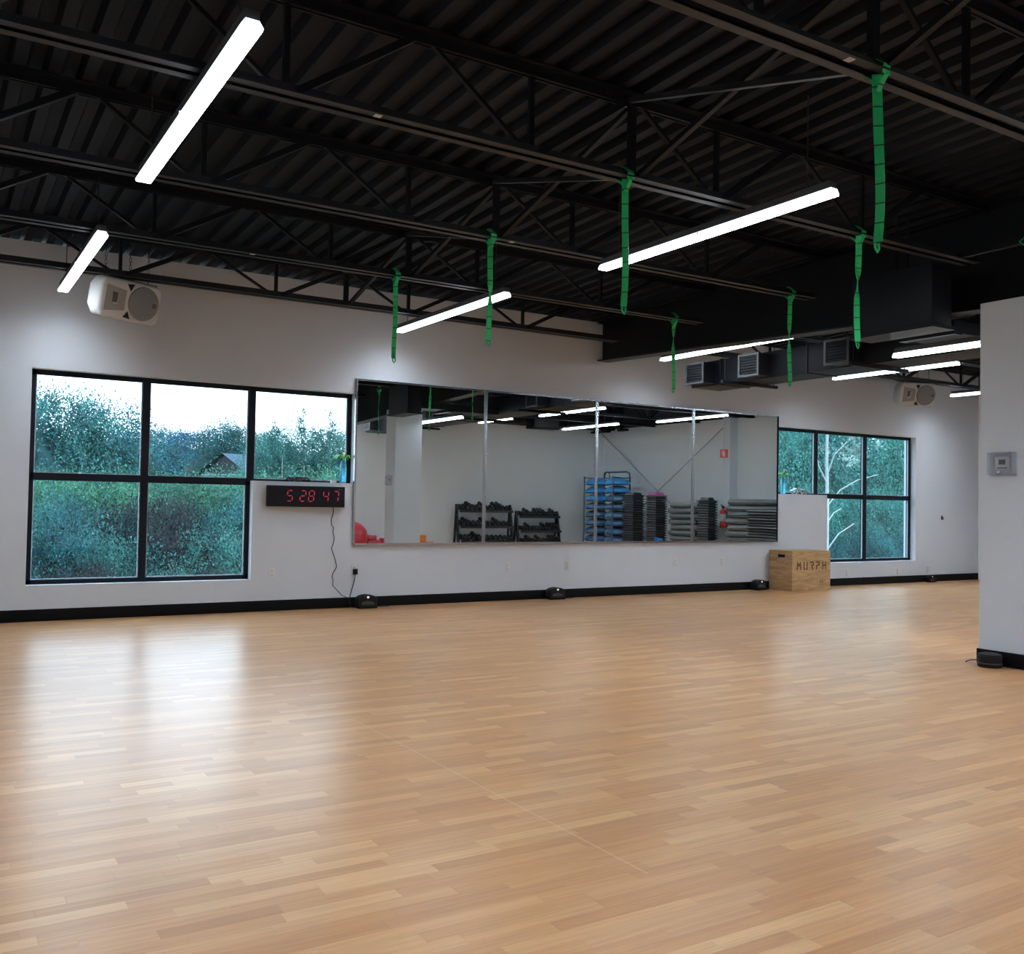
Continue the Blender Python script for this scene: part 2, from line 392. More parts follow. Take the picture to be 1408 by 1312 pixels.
# door on the right wall
d = thing('door_1', 'dark framed door at the far end of the right wall', 'door', (XR, 10.1, 0), kind='structure')
MB().box(-.03, 0, -.5, .5, 0, 2.36).build('door_leaf', M['dark_grey'], d)
MB().box(-.07, 0, -.56, -.5, 0, 2.42).box(-.07, 0, .5, .56, 0, 2.42).box(-.07, 0, -.5, .5, 2.36, 2.42).build('door_frame', M['black'], d)
MB().tube([(-.03, -.4, 1.0), (-.08, -.4, 1.0), (-.08, -.28, 1.0)], .011).build('door_handle', M['chrome'], d)

# ------------------------------------------------------------------ windows
FY0, FY1 = D + .105, D + .165
def window(name, label, x0, x1, xs, xstep, zs, ztop, ztr, zlow, ztr_side):
    """xs: mullion centres; the lower lights exist only on one side of xstep"""
    r = thing(name, label, 'window', ((x0 + x1) / 2, FY0, zlow), kind='structure')
    fr = MB(); bead = MB(); panes = []
    fw = .038
    edges = [x0] + xs + [x1]
    def light(xa, xb, za, zb):
        panes.append((xa, xb, za, zb)); t = .012; y0, y1 = FY0 + .012, FY0 + .03
        bead.box(xa, xb, y0, y1, za, za + t).box(xa, xa + t, y0, y1, za + t, zb).box(xb - t, xb, y0, y1, za + t, zb)
    fr.box(x0, x1, FY0, FY1, ztop - .055, ztop)
    return r, fr, bead, light, edges
def build_window(name, label, x0, x1, mull, step_x, lower_left, ztop, tr, zlow, step_z):
    r = thing(name, label, 'window', ((x0 + x1) / 2, FY0, zlow), kind='structure')
    fr = MB(); bead = MB(); panes = []
    hm = .038; rim = .05
    y0, y1 = FY0, FY1
    lx0, lx1 = (x0, step_x) if lower_left else (step_x, x1)
    fr.box(x0, x1, y0, y1, ztop - rim, ztop)
    fr.box(x0, x1, y0, y1, tr - hm, tr + hm)
    fr.box(lx0, lx1, y0, y1, zlow, zlow + .045)
    # side rims
    fr.box(x0, x0 + rim, y0, y1, (zlow if lower_left else step_z), ztop)
    fr.box(x1 - rim, x1, y0, y1, (zlow if not lower_left else step_z), ztop)
    if lower_left: fr.box(step_x - rim, step_x, y0, y1, zlow, tr)
    for m in mull:
        zb = zlow if lx0 + .05 < m < lx1 - .05 else step_z
        fr.box(m - hm, m + hm, y0 - .004, y1 + .004, zb, ztop)
    def light(xa, xb, za, zb):
        panes.append((xa, xb, za, zb)); t = .011; b0, b1 = y0 + .014, y0 + .032
        bead.box(xa, xb, b0, b1, za, za + t).box(xa, xa + t, b0, b1, za + t, zb).box(xb - t, xb, b0, b1, za + t, zb)
    e = [x0 + rim - hm] + mull + [x1 - rim + hm]
    for i in range(len(e) - 1): light(e[i] + hm, e[i + 1] - hm, tr + hm, ztop - rim)
    lm = [m for m in mull if lx0 + .05 < m < lx1 - .05]
    if lower_left: e = [x0 + rim - hm] + lm + [step_x - rim + hm]
    else: e = [step_x - hm] + lm + [x1 - rim + hm]
    for i in range(len(e) - 1): light(e[i] + hm, e[i + 1] - hm, zlow + .045, tr - hm)
    fr.build('window_frame', M['frame'], r, world=True)
    bead.build('glazing_bead', M['bead'], r, world=True)
    for xa, xb, za, zb in panes:
        MB().box(xa, xb, y0 + .036, y0 + .042, za, zb).build('glass_pane', M['glass'], r, world=True)
    return r
build_window('window_1', 'stepped five-light window with dark frame, beside the digital clock', .915, 4.42, [2.045, 3.2], 3.2, True, 2.575, 1.475, .365, 1.49)
build_window('window_2', 'stepped dark framed window behind the plywood box', 11.53, 15.21, [12.70, 13.95], 12.855, False, 2.6, 1.5, .388, 1.515)

# ------------------------------------------------------------------ mirrors
MX0, MW, MZ0, MZ1 = 4.426, 1.806, .756, 2.75
names = ['leftmost, red ball and pier showing in it', 'second from the left, dumbbell racks showing in it', 'third from the left, blue dome rack showing in it',
         'rightmost, grey mat stack and red sign showing in it']
for i in range(4):
    xa, xb = MX0 + i * MW, MX0 + (i + 1) * MW
    t = thing('wall_mirror', 'tall frameless wall mirror panel, ' + names[i], 'mirror', ((xa + xb) / 2, D, MZ0), group='mirrors on the window wall')
    MB().box(xa + .004, xb - .004, D - .024, D - .002, MZ0 + .004, MZ1 - .004).build('mirror_glass', M['mirror'], t, world=True)
    MB().box(xa, xb, D - .034, D, MZ0 - .012, MZ0 + .014).build('bottom_channel', M['chrome'], t, world=True)
    MB().box(xa, xb, D - .030, D, MZ1 - .012, MZ1 + .008).build('top_channel', M['chrome'], t, world=True)
    if i == 0: MB().box(xa - .012, xa + .012, D - .034, D, MZ0 - .012, MZ1 + .008).build('edge_trim', M['chrome'], t, world=True)
    s = MB().box(xb - (.022 if i < 3 else .008), xb + (.018 if i < 3 else .008), D - .036, D, MZ0 - .012, MZ1 + .008)
    s.build('edge_trim', M['chrome'] if i < 3 else M['frame'], t, world=True)

# ------------------------------------------------------------------ steel roof framing
JY = [10.03, 8.42, 6.75, 4.98, 3.07, 1.3, -.5]
ZB = 3.45
word = ['nearest the window wall', 'second from the window wall', 'third from the window wall', 'fourth from the window wall', 'fifth from the window wall',
        'sixth from the window wall', 'nearest the rear wall']
def joist(y, x0, x1, nodes_b, nodes_t, label, big_posts, marks=()):
    zt = deck_z(y) - .002; zb = ZB
    r = thing('roof_joist', label, 'roof joist', (x0, y, zb), group='open-web steel roof joists')
    def chord(z, xa, xb, sgn):
        c = MB()
        for s in (-1, 1):
            c.box(xa, xb, y + s * .016 - (.062 if s < 0 else 0), y + s * .016 + (.062 if s > 0 else 0), z, z + .009)   # horizontal leg
            c.box(xa, xb, y + s * .016 - (.009 if s < 0 else 0), y + s * .016 + (.009 if s > 0 else 0), z if sgn > 0 else z - .06, z + (.065 if sgn > 0 else .009))
        return c
    chord(zt - .009, x0, x1, -1).box(x0, x1, y - .014, y + .014, zt - .06, zt - .02).build('top_chord', M['steel'], r, world=True)
    chord(zb, max(x0, nodes_b[0] - .6), min(x1, nodes_b[-1] + 1.47), 1).build('bottom_chord', M['chord'], r, world=True)
    zc, ztc = zb + .03, zt - .04
    seq = sorted([(n, 0) for n in nodes_b] + [(n, 1) for n in nodes_t])
    for (a, ka), (b_, kb) in zip(seq[:-1], seq[1:]):
        if ka == kb: continue
        up = ka == 0
        dw = .052 if up else .030
        MB().bar((a + (.05 if True else 0), y, ztc if ka else zc), (b_ - .05, y, ztc if kb else zc), dw * .8, dw, (0, 1, 0)).build('web_diagonal', M['steel'], r, world=True)
    for n in nodes_b:
        MB().box(n - .016, n + .016, y - .016, y + .016, zc, ztc).build('web_post', M['steel'], r, world=True)
    for n in big_posts:
        MB().box(n - .025, n + .025, y - .02, y + .02, zc, ztc).build('web_post', M['steel'], r, world=True)
    for mx in marks:
        tag(MB().box(mx - .022, mx + .022, y - .062, y - .02, zb - .002, zb).build('sticker', M['wire_white'], r, world=True), 'small pale sticker on the bottom chord')
    return r
nb_l = [1.6 + 1.57 * k for k in range(-3, 5)]; nt_l = [2.41 + 1.57 * k for k in range(-4, 4)]
nb_l = [n for n in nb_l if -3.9 < n < 7.75]; nt_l = [n for n in nt_l if -3.9 < n < 7.95]
nt_l = nt_l + [7.9]; nt_l = sorted(set(round(n, 3) for n in nt_l if not (7.2 < n < 7.85)))
nb_r = [9.1 + 1.57 * k for k in range(0, 6)]; nt_r = [8.4] + [9.88 + 1.57 * k for k in range(0, 5)]
MK = {0: (), 1: (2.43,), 2: (4.1,), 3: (2.12,), 4: (3.74,), 5: (), 6: ()}
for k, y in enumerate(JY):
    joist(y, XL + .02, 8.02, nb_l, nt_l, 'black open-web roof joist %s, on the window side of the girder' % word[k] if False else 'black open-web roof joist %s, left of the girder' % word[k], [3.97], MK[k])
    joist(y, 8.27, XR - .02, nb_r, nt_r, 'black open-web roof joist %s, right of the girder' % word[k], [12.0])
# cross bridging between neighbouring joists
for k in range(len(JY) - 1):
    ya_, yb_ = JY[k + 1], JY[k]
    which = '%s joist gap from the window wall' % ORD[k]
    for up in (0, 1):
        a = (3.93 if up else 4.0, ya_ + .03, (ZB + .012) if up else deck_z(ya_) - .06); b_ = (3.93 if up else 4.0, yb_ - .03, (deck_z(yb_) - .06) if up else ZB + .012)
        o = MB().bar(a, b_, .036, .006).bar((a[0] - .016, a[1], a[2] + .016), (b_[0] - .016, b_[1], b_[2] + .016), .005, .034).build('bridging_rod', M['chord'] if up else M['steel'])
        tag(o, 'dark steel angle %s to the windows, %s' % ('rising' if up else 'falling', which), 'brace', 'cross bridging between roof joists')
# ledger angle where the deck meets the window wall
# girder
gz = lambda y: 3.090 + (y - 4.77) * (3.302 - 3.085) / (D - 4.77)
g = thing('steel_girder', 'deep black steel girder running from the window wall to the pier', 'girder', (8.14, D, 3.3))
def gbox(x0, x1, z0, z1, flat=False):
    m = MB(); a, c = D - .004, YB + .01
    za0, zc0 = gz(a) + z0, gz(c) + z0
    za1, zc1 = (deck_z(a) + z1, deck_z(c) + z1) if flat else (gz(a) + z1, gz(c) + z1)
    return m.hexa([(x0, a, za0), (x1, a, za0), (x1, c, zc0), (x0, c, zc0)], [(x0, a, za1), (x1, a, za1), (x1, c, zc1), (x0, c, zc1)])
gbox(8.04, 8.24, 0, .018).build('bottom_flange', M['chord'], g, world=True)
gbox(8.13, 8.15, .018, -.022, True).build('web', M['steel'], g, world=True)
m = MB(); a, c = D - .004, YB + .01
m.hexa([(8.04, a, deck_z(a) - .022), (8.24, a, deck_z(a) - .022), (8.24, c, deck_z(c) - .022), (8.04, c, deck_z(c) - .022)],
       [(8.04, a, deck_z(a) - .003), (8.24, a, deck_z(a) - .003), (8.24, c, deck_z(c) - .003), (8.04, c, deck_z(c) - .003)])
m.build('top_flange', M['steel'], g, world=True)

# ------------------------------------------------------------------ ducts
dt = thing('air_duct', 'long dark rectangular supply duct with side grilles, right of the girder', 'duct', (9.55, 5, 2.97))
MB().box(9.28, 9.82, -.40, 10.20, 2.968, 3.31).build('duct_run', M['duct'], dt, world=True, bevel=.006)
for yj in (1.2, 2.7, 4.2, 8.1, 9.6):
    MB().box(9.27, 9.83, yj, yj + .03, 2.958, 3.32).build('duct_seam', M['duct'], dt, world=True)
for yc in (9.89, 8.88, 7.48, 3.5, .2):
    c = MB().box(9.06, 9.28, yc - .17, yc + .17, 2.99, 3.27).build('duct_collar', M['duct'], dt, world=True)
    fr = MB(); X0 = 9.045
    fr.box(X0, 9.06, yc - .18, yc + .18, 3.25, 3.28).box(X0, 9.06, yc - .18, yc + .18, 2.98, 3.01).box(X0, 9.06, yc - .18, yc - .15, 3.01, 3.25).box(X0, 9.06, yc + .15, yc + .18, 3.01, 3.25)
    fr.build('grille_frame', M['grille'], dt, world=True)
    sl = MB()
    for k in range(7): sl.box(9.047, 9.062, yc - .15, yc + .15, 3.02 + k * .034, 3.03 + k * .034)
    sl.build('grille_slat', M['steel'], dt, world=True)
for yh in (9.25, 7.2, 5.0, 2.2):
    hg = MB().box(8.95, 9.98, yh - .02, yh + .02, 2.925, 2.965)
    hg.build('hanger_bar', M['steel'], dt, world=True)
    for xh in (9.0, 9.92): MB().tube([(xh, yh, 2.93), (xh, yh, deck_z(yh))], .006, 6).build('hanger_rod', M['steel'], dt, world=True)
dd = thing('air_duct', 'boxy dark duct drop hanging at the girder just in front of the pier', 'duct', (7.7, 5.5, 2.88))
MB().box(7.40, 7.68, 5.10, 5.93, 2.895, 3.44).build('duct_drop', M['duct'], dd, world=True, bevel=.006)
MB().box(7.38, 7.70, 5.08, 5.95, 2.878, 2.91).build('duct_flange', M['duct'], dd, world=True)
MB().box(7.68, 8.2, 5.45, 5.9, 2.99, 3.075).build('duct_throat', M['duct'], dd, world=True)
MB().box(8.2, 9.28, 5.42, 5.98, 2.965, 3.085).build('duct_branch', M['duct'], dd, world=True)
MB().box(8.18, 8.3, 5.40, 6.0, 2.945, 2.97).build('branch_flange', M['duct'], dd, world=True)
for xx in (7.45, 7.62): MB().tube([(xx, 5.5, 3.43), (xx, 5.5, deck_z(5.5))], .008, 6).build('hanger_rod', M['steel'], dd, world=True)

# ------------------------------------------------------------------ strip lights
LZ = 3.31
def strip(x, y0, y1, label, LZ=LZ):
    r = thing('strip_light', label, 'light', (x, (y0 + y1) / 2, LZ), group='suspended twin strip lights')
    L2 = (y1 - y0) / 2
    for s in (-1, 1):
        a, c = (-L2, -.006) if s < 0 else (.006, L2)
        MB().box(-.044, .044, a, c, 0, .004).build('diffuser', M['lamp_wall'] if y1 > 9.5 else M['lamp_rear'] if (x > 8.5 and y0 < 4) else M['lamp'], r)
        pf = [(-.046, .0045), (.046, .0045), (.050, .014), (.030, .044), (-.030, .044), (-.050, .014)]
        MB().prism(pf, 'y', a, c).build('side_lens', M['lamp_side'], r)
    MB().box(-.034, .034, -L2 + .01, L2 - .01, .045, .092).build('housing', M['dark_grey'], r)
    MB().box(-.045, .045, -.005, .005, .0, .046).build('joint', M['white'], r)
    for s in (-1, 1):
        yy = s * (L2 - .22)
        wz = deck_z(r.location.y + yy) - LZ
        MB().tube([(0, yy, .09), (0, yy, .15), (.012, yy, .17), (0, yy, .19), (0, yy, wz)], .004, 6).build('hanger_wire', M['wire'], r)
    return r
for a in [(1.155, 4.07, 6.46, 'lit twin strip light nearest the camera on the left, above the oak floor'),
          (1.135, 8.0, 10.42, 'lit twin strip light hanging beside the white loudspeaker at the left end of the room'),
          (4.95, 4.12, 6.58, 'lit twin strip light nearest the camera right of centre, crossed by a green strap'),
          (4.82, 7.96, 10.44, 'lit twin strip light in front of the wall above the leftmost mirror'),
          (8.75, 7.9, 10.22, 'lit twin strip light hanging along the right side of the black girder'),
          (8.37, 3.72, 6.18, 'lit low strip light under the ducts, cut by the edge of the pier', 2.83),
          (12.12, 7.95, 10.05, 'lit twin strip light in front of the white loudspeaker above the right window'),
          (15.45, 7.85, 10.25, 'lit twin strip light at the far right corner of the room beside the pier edge'),
          (4.93, .15, 2.58, 'added unseen strip light overhead on the right, just ahead of the camera'),  # added out of view to brighten the near floor
          (1.155, .15, 2.55, 'added unseen strip light overhead on the left, just ahead of the camera'),  # second overhead lamp added for the dim floor by the camera
          (-2.65, 4.07, 6.46, 'added unseen strip light at the left side of the room'),  # added beyond the frame for more room light
          (8.62, -.9, 1.5, 'lit twin strip light at the left edge of the leftmost mirror'),
          (12.0, .5, 2.03, 'short lit strip light above the dumbbell racks in the mirror'),
          (12.15, 3.07, 5.5, 'lit twin strip light crossing the mirror joint above the blue dome rack'),
          (14.8, .2, 2.58, 'lower lit twin strip light in the mirrors near the rear corner'),
          (15.14, 3.7, 6.05, 'lit twin strip light crossing into the rightmost mirror')]:
    strip(*a)

# ------------------------------------------------------------------ green straps
def strap(x, y, zb, label, wtop=.042, seed=0, curve=.0, pinch=None):
    zt = ZB + .07; L = ZB - zb
    r = thing('hanging_strap', label, 'strap', (x, y, zb), group='green webbing straps tied to roof joists')
    rnd = random.Random(seed)
    n = 26; vs = []; fs = []
    az = math.atan2(x, y)
    for i in range(n + 1):
        t = i / n; z = L * (1 - t)
        tw = .30 * math.sin(t * 5 + seed)
        if pinch is not None: tw += 1.45 * math.exp(-((t - pinch) / .10) ** 2)
        wd = wtop * (1.05 - .1 * t)
        cx = curve * math.sin(t * PI) + .005 * math.sin(7 * t + seed); cy = .01 * math.sin(5 * t + seed) - .02
        ang = tw - az
        dx, dy = math.cos(ang) * wd / 2, math.sin(ang) * wd / 2
        th = .0035
        nx, ny = -dy / (wd / 2) * th, dx / (wd / 2) * th
        vs += [(cx - dx - nx, cy - dy - ny, z), (cx + dx - nx, cy + dy - ny, z), (cx + dx + nx, cy + dy + ny, z), (cx - dx + nx, cy - dy + ny, z)]
    for i in range(n):
        for k in range(4): fs.append((4 * i + k, 4 * i + (k + 1) % 4, 4 * i + 4 + (k + 1) % 4, 4 * i + 4 + k))
    fs += [(3, 2, 1, 0), tuple(4 * n + k for k in range(4))]
    MB().add(vs, fs, False).build('webbing', M['strap'], r)
    # knot around the chord
    lp = MB()
    cz, sz = math.cos(-az), math.sin(-az)
    P_ = lambda u, v, z: (u * cz - v * sz * 0, v + u * sz * 0, z)
    for dx in (-.014, .016):
        lp.bar((dx, -.070, L - .02), (dx * .8, -.072, L + .03), .026, .005, (0, 1, 0)).bar((dx * .8, -.072, L + .03), (dx * .6, .0, L + .085), .026, .005).bar((dx * .6, 0, L + .085), (dx, .070, L + .03), .026, .005).bar((dx, .070, L + .03), (dx * .5, -.01, L - .05), .026, .005)
    lp.bar((0, -.070, L - .02), (0, -.02, L - .09), .03, .006, (0, 1, 0))
    lp.build('knot', M['strap'], r)
    e = MB().tube([(-.012, -.02, .0), (-.016, -.024, -.025), (0, -.026, -.045), (.014, -.024, -.025), (.012, -.02, 0)], .007, 6)
    e.build('end_loop', M['strap'], r)
    return r
strap(3.98, 3.07, 2.60, 'longest looking green strap, nearest the camera, hanging from the joist at upper right', .046, 1, .018)
strap(3.91, 4.98, 2.59, 'green strap hanging in front of the lit strip light right of centre', .044, 2, .0)
strap(3.91, 6.75, 2.61, 'pinched green strap crossing the strip light above the leftmost mirrors', .044, 3, .0, .55)
strap(3.83, 8.42, 2.66, 'green strap hanging at the left end of the strip light above the clock wall', .044, 4, .0)
strap(6.25, 4.98, 2.60, 'bright green strap with twisted middle, in front of the dark ducts', .046, 5, .0, .45)
strap(7.44, 6.75, 2.56, 'dull green strap hanging in front of the black girder and duct grilles', .04, 6, .0, .5)
strap(7.36, 8.42, 2.64, 'thin green strap at the left end of the light along the girder', .04, 7, .0, .3)
strap(7.55, 4.33, 2.62, 'green strap left of the pier in the leftmost mirror', .04, 8, .0)
tag(MB().box(7.53, 7.57, 3.0, 5.05, ZB + .012, ZB + .05).build('support_bar', M['steel']), 'dark support bar between two joists beside the pier', 'bar')

# ------------------------------------------------------------------ loudspeakers
def speaker(loc, rot, label, chain_top):
    r = thing('loudspeaker', label, 'loudspeaker', loc, rot, group='white loudspeakers hung from the joists')
    # local: x along the long side (horn on -x), -y front, z up
    m = MB()
    pr = [(-.34, -.13), (-.30, -.2), (.28, -.2), (.33, -.165), (.33, .165), (.28, .2), (-.30, .2), (-.34, .13)]
    bk = [(p[0] * .78, p[1] * .70) for p in pr]
    n = 8
    m.add([(x, -.17, z) for x, z in pr] + [(x * 1.0, .0, z * 1.0) for x, z in pr] + [(x, .17, z) for x, z in bk],
          [tuple(range(n)), tuple(reversed(range(2 * n, 3 * n)))] + [(k * n + i, k * n + (i + 1) % n, (k + 1) * n + (i + 1) % n, (k + 1) * n + i) for k in range(2) for i in range(n)])
    m.build('cabinet', M['offwhite'], r, bevel=.03)
    m = MB(); ring = []; 
    vs = []; fs = []
    K = 40
    for j, (rr, yy) in enumerate([(.172, -.171), (.168, -.182), (.155, -.186), (.0, -.190)]):
        for k in range(K): a = 2 * PI * k / K; vs.append((.13 + rr * math.cos(a), yy, rr * math.sin(a)))
    for j in range(3):
        for k in range(K): fs.append((j * K + k, j * K + (k + 1) % K, (j + 1) * K + (k + 1) % K, (j + 1) * K + k))
    m.add(vs, fs, True).build('woofer_grille', M['spk_grille'], r)
    MB().box(.225, .262, -.194, -.188, -.022, .026).box(.232, .255, -.197, -.193, -.014, .006).build('badge', M['dark_grey'], r)
    # horn: rectangular flare and dark throat
    m = MB()
    m.add([(-.29, -.172, -.13), (-.07, -.172, -.10), (-.07, -.172, .10), (-.29, -.172, .13), (-.21, -.176, -.05), (-.15, -.176, -.05), (-.15, -.176, .05), (-.21, -.176, .05)],
          [(0, 1, 5, 4), (1, 2, 6, 5), (2, 3, 7, 6), (3, 0, 4, 7)], False).build('horn_flare', M['horn'], r)
    MB().box(-.215, -.165, -.179, -.174, -.035, .06).build('horn_throat', M['dark_grey'], r)
    for s in (-1, 1):
        tri = [(-.075, s * .165), (.005, s * .175), (-.03, s * .10)]
        MB().prism(tri, 'y', -.174, -.168).build('port', M['black'], r)
    MB().box(-.3, .3, -.1, .12, .198, .21).build('top_bracket', M['dark_grey'], r)
    R = Matrix.LocRotScale(Vector(loc), r.rotation_euler, None); Ri = R.inverted()
    for px_ in (-.22, .05, .26):
        p0 = R @ Vector((px_, .0, .205)); p1 = Vector((p0.x, p0.y, deck_z(p0.y) + .004))
        c = MB(); L = (p1 - p0).length; n_ = int(L / .035)
        for q in range(n_):
            z0 = p0.z + q * L / n_; z1 = z0 + L / n_
            d_ = (.010, 0) if q % 2 else (0, .010)
            pts = [(p0.x - d_[0], p0.y - d_[1], z0), (p0.x - d_[0], p0.y - d_[1], z1), (p0.x + d_[0], p0.y + d_[1], z1), (p0.x + d_[0], p0.y + d_[1], z0), (p0.x - d_[0], p0.y - d_[1], z0)]
            c.tube(pts, .0028, 5)
        c.build('chain', M['wire'], r, xf=Ri)
    return r
speaker((1.66, D - .55, 3.27), (math.radians(14), 0, math.radians(24)), 'white loudspeaker lying sideways on chains above the left window', 4.0)
speaker((14.35, D - .55, 3.28), (math.radians(14), 0, math.radians(-22)), 'white loudspeaker lying sideways on chains above the right window', 4.0)

# ------------------------------------------------------------------ things on the window wall
def outlet(x, z, label, plug=False, wide=False, group='wall outlets'):
    r = thing('wall_outlet', label, 'outlet', (x, D, z), group=group)
    hw = .062 if wide else .036
    MB().box(-hw, hw, -.007, 0, -.058, .058).build('cover_plate', M['white'], r, bevel=.003)
    for cx in ((-.026, .026) if wide else (0,)):
        for s in (-1, 1):
            MB().box(cx - .017, cx + .017, -.010, -.006, s * .024 - .015, s * .024 + .015).build('socket', M['white'], r, bevel=.003)
            MB().box(cx - .008, cx - .005, -.0108, -.0095, s * .024 - .006, s * .024 + .006).box(cx + .005, cx + .008, -.0108, -.0095, s * .024 - .006, s * .024 + .006).build('slots', M['dark_grey'], r)
    return r
outlet(3.447, .434, 'white wall outlet below the digital clock, beside the left window')
outlet(4.45, .455, 'white wall outlet with the black plug in it')
outlet(6.622, .446, 'white wall outlet below the second mirror from the left, nearer the left')
outlet(7.573, .44, 'white wall outlet below the joint of second and third mirrors')
outlet(9.533, .455, 'white wall outlet below the joint of third and fourth mirrors')
outlet(10.488, .45, 'white wall outlet below the rightmost mirror')
outlet(13.38, .21, 'low white wall outlet right of the plywood box under the window')
outlet(14.73, .205, 'low white wall outlet under the right end of the right window')
outlet(15.6, .225, 'wide white double wall outlet beyond the right window', wide=True)

# digital clock
CX0, CX1, CZ0, CZ1 = 3.354, 4.285, 1.199, 1.442
ck = thing('digital_clock', 'long black digital wall clock with red figures reading 5 28 47', 'clock', (CX0, D, CZ0))
MB().box(CX0, CX1, D - .075, D, CZ0, CZ1).build('housing', M['black'], ck, world=True, bevel=.006)
MB().box(CX0 + .012, CX1 - .012, D - .0775, D - .074, CZ0 + .012, CZ1 - .012).build('display_face', simple('clock_face', (.004, .003, .007), .3, spec=.2), ck, world=True)
SEG = {'5': 'afgcd', '2': 'abged', '8': 'abcdefg', '4': 'fgbc', '7': 'abc'}
def digit(mb, ch, x, z, w_, h_, y, t=.010, sl=.12):
    def P(u, v): return (x + u * w_ + sl * v * h_, z + v * h_)
    L = {'a': ((0, 1), (1, 1)), 'g': ((0, .5), (1, .5)), 'd': ((0, 0), (1, 0)), 'f': ((0, .5), (0, 1)), 'b': ((1, .5), (1, 1)), 'e': ((0, 0), (0, .5)), 'c': ((1, 0), (1, .5))}
    for s in SEG[ch]:
        a, b_ = Vector(P(*L[s][0])), Vector(P(*L[s][1])); d_ = (b_ - a).normalized(); n_ = Vector((-d_.y, d_.x))
        a = a + d_ * .008; b_ = b_ - d_ * .008
        poly = [a, a + d_ * t * .5 + n_ * t * .5, b_ - d_ * t * .5 + n_ * t * .5, b_, b_ - d_ * t * .5 - n_ * t * .5, a + d_ * t * .5 - n_ * t * .5]
        mb.prism([tuple(q) for q in poly], 'y', y - .001, y + .002)
S = (CX1 - CX0) / 527.0   # photo scale of the clock face
for ch, u in (('5', 124), ('2', 212), ('8', 270), ('4', 370), ('7', 440)):
    g_ = MB(); digit(g_, ch, CX0 + u * S, CZ0 + .066, .062, .122, D - .0785)
    tag(g_.build('lit_digit', M['red_led'], ck, world=True), 'red lit figure ' + ch)
bd = MB()
for k in range(7): bd.box(CX0 + (470 + k * 5.5) * S, CX0 + (474 + k * 5.5) * S, D - .0788, D - .0775, CZ1 - .036, CZ1 - .028)
bd.build('maker_mark', M['grille'], ck, world=True)
cp = [(4.165, 1.2), (4.17, 1.14), (4.145, 1.05), (4.15, .99), (4.175, .96), (4.17, .90), (4.19, .83), (4.175, .76), (4.155, .71), (4.19, .62), (4.215, .54), (4.225, .49),
      (4.18, .41), (4.17, .37), (4.185, .33), (4.18, .27), (4.23, .22), (4.30, .15), (4.36, .125)]
MB().tube([(x, D - .012, z) for x, z in cp], .0045, 6).build('cord', M['wire'], ck, world=True)
pl = thing('power_plug', 'small black power adapter plugged into the outlet beside the leftmost mirror', 'plug', (4.455, D, .43))
MB().box(4.43, 4.48, D - .055, D - .0115, .395, .462).build('adapter_body', M['black'], pl, world=True, bevel=.005)
MB().tube([(4.455, D - .035, .395), (4.452, D - .03, .33), (4.42, D - .025, .22), (4.395, D - .025, .125), (4.40, D - .028, .03), (4.41, D - .04, .006), (4.47, D - .10, .005)], .0045, 6).build('cord', M['wire'], pl, world=True)

# black floor units along the wall
def floor_unit(x, y, rz, label, sc=1.0):
    r = thing('floor_unit', label, 'floor unit', (x, y, 0), (0, 0, rz), group='squat black units on the floor by the walls')
    r.scale = (sc, sc, sc)
    MB().box(-.12, .12, -.07, .07, .0, .035).build('base', M['black'], r, bevel=.01)
    arc = [(-.125, .035), (.125, .035), (.125, .105)] + [(.125 * math.cos(a), .105 + .055 * math.sin(a)) for a in [PI * k / 12 for k in range(1, 12)]] + [(-.125, .105)]
    MB().prism(arc, 'y', -.05, .07).build('arched_shell', M['rubber'], r, bevel=.008)
    MB().prism([(-.085, .045), (.085, .045), (.075, .075), (0, .092), (-.075, .075)], 'y', -.056, -.048).build('front_recess', M['dark_grey'], r)
    MB().box(-.012, .012, -.056, -.046, .122, .144).build('indicator', M['white_led'], r)
    MB().tube([(.11, .03, .02), (.17, .035, .006), (.25, .02, .005), (.32, .04, .005)], .004, 6).build('cord', M['wire'], r)
    return r
floor_unit(4.56, D - .14, 0, 'squat black floor unit with pale dot under the left end of the mirrors')
floor_unit(7.32, D - .115, 0, 'squat black floor unit below the second and third mirrors')
floor_unit(11.17, D - .115, .1, 'squat black floor unit just left of the plywood box')
floor_unit(15.5, D - .11, 0, 'small black floor unit under the double outlet at far right', .75)
o = thing('floor_unit', 'round black floor unit at the foot of the pier', 'floor unit', (7.56, 4.66, 0), group='squat black units on the floor by the walls')
MB().lathe([(.088, 0), (.095, .01), (.095, .085), (.088, .105), (.07, .112)], 28).build('shell', M['rubber'], o)
MB().lathe([(.096, .028), (.0975, .034), (.096, .04)], 28).build('trim_ring', M['dark_grey'], o)
MB().tube([(-.05, .08, .05), (-.09, .12, .045), (-.10, .15, .03), (-.07, .16, .02)], .004, 6).build('cord', M['wire'], o)

# small oval wall fitting
o = thing('wall_hook', 'small dark oval wall fitting right of the right window', 'wall fitting', (15.98, D, 1.16))
MB().lathe([(.032, 0), (.034, .006), (.026, .014), (.012, .018)], 20).build('back_disc', M['dark_grey'], o, xf=Matrix.Rotation(PI / 2, 4, 'X') @ Matrix.Diagonal((.75, 1.25, 1, 1)))
MB().tube([(0, -.015, .01), (0, -.035, 0), (0, -.035, -.02), (0, -.02, -.03)], .006, 8).build('stub', M['grille'], o)

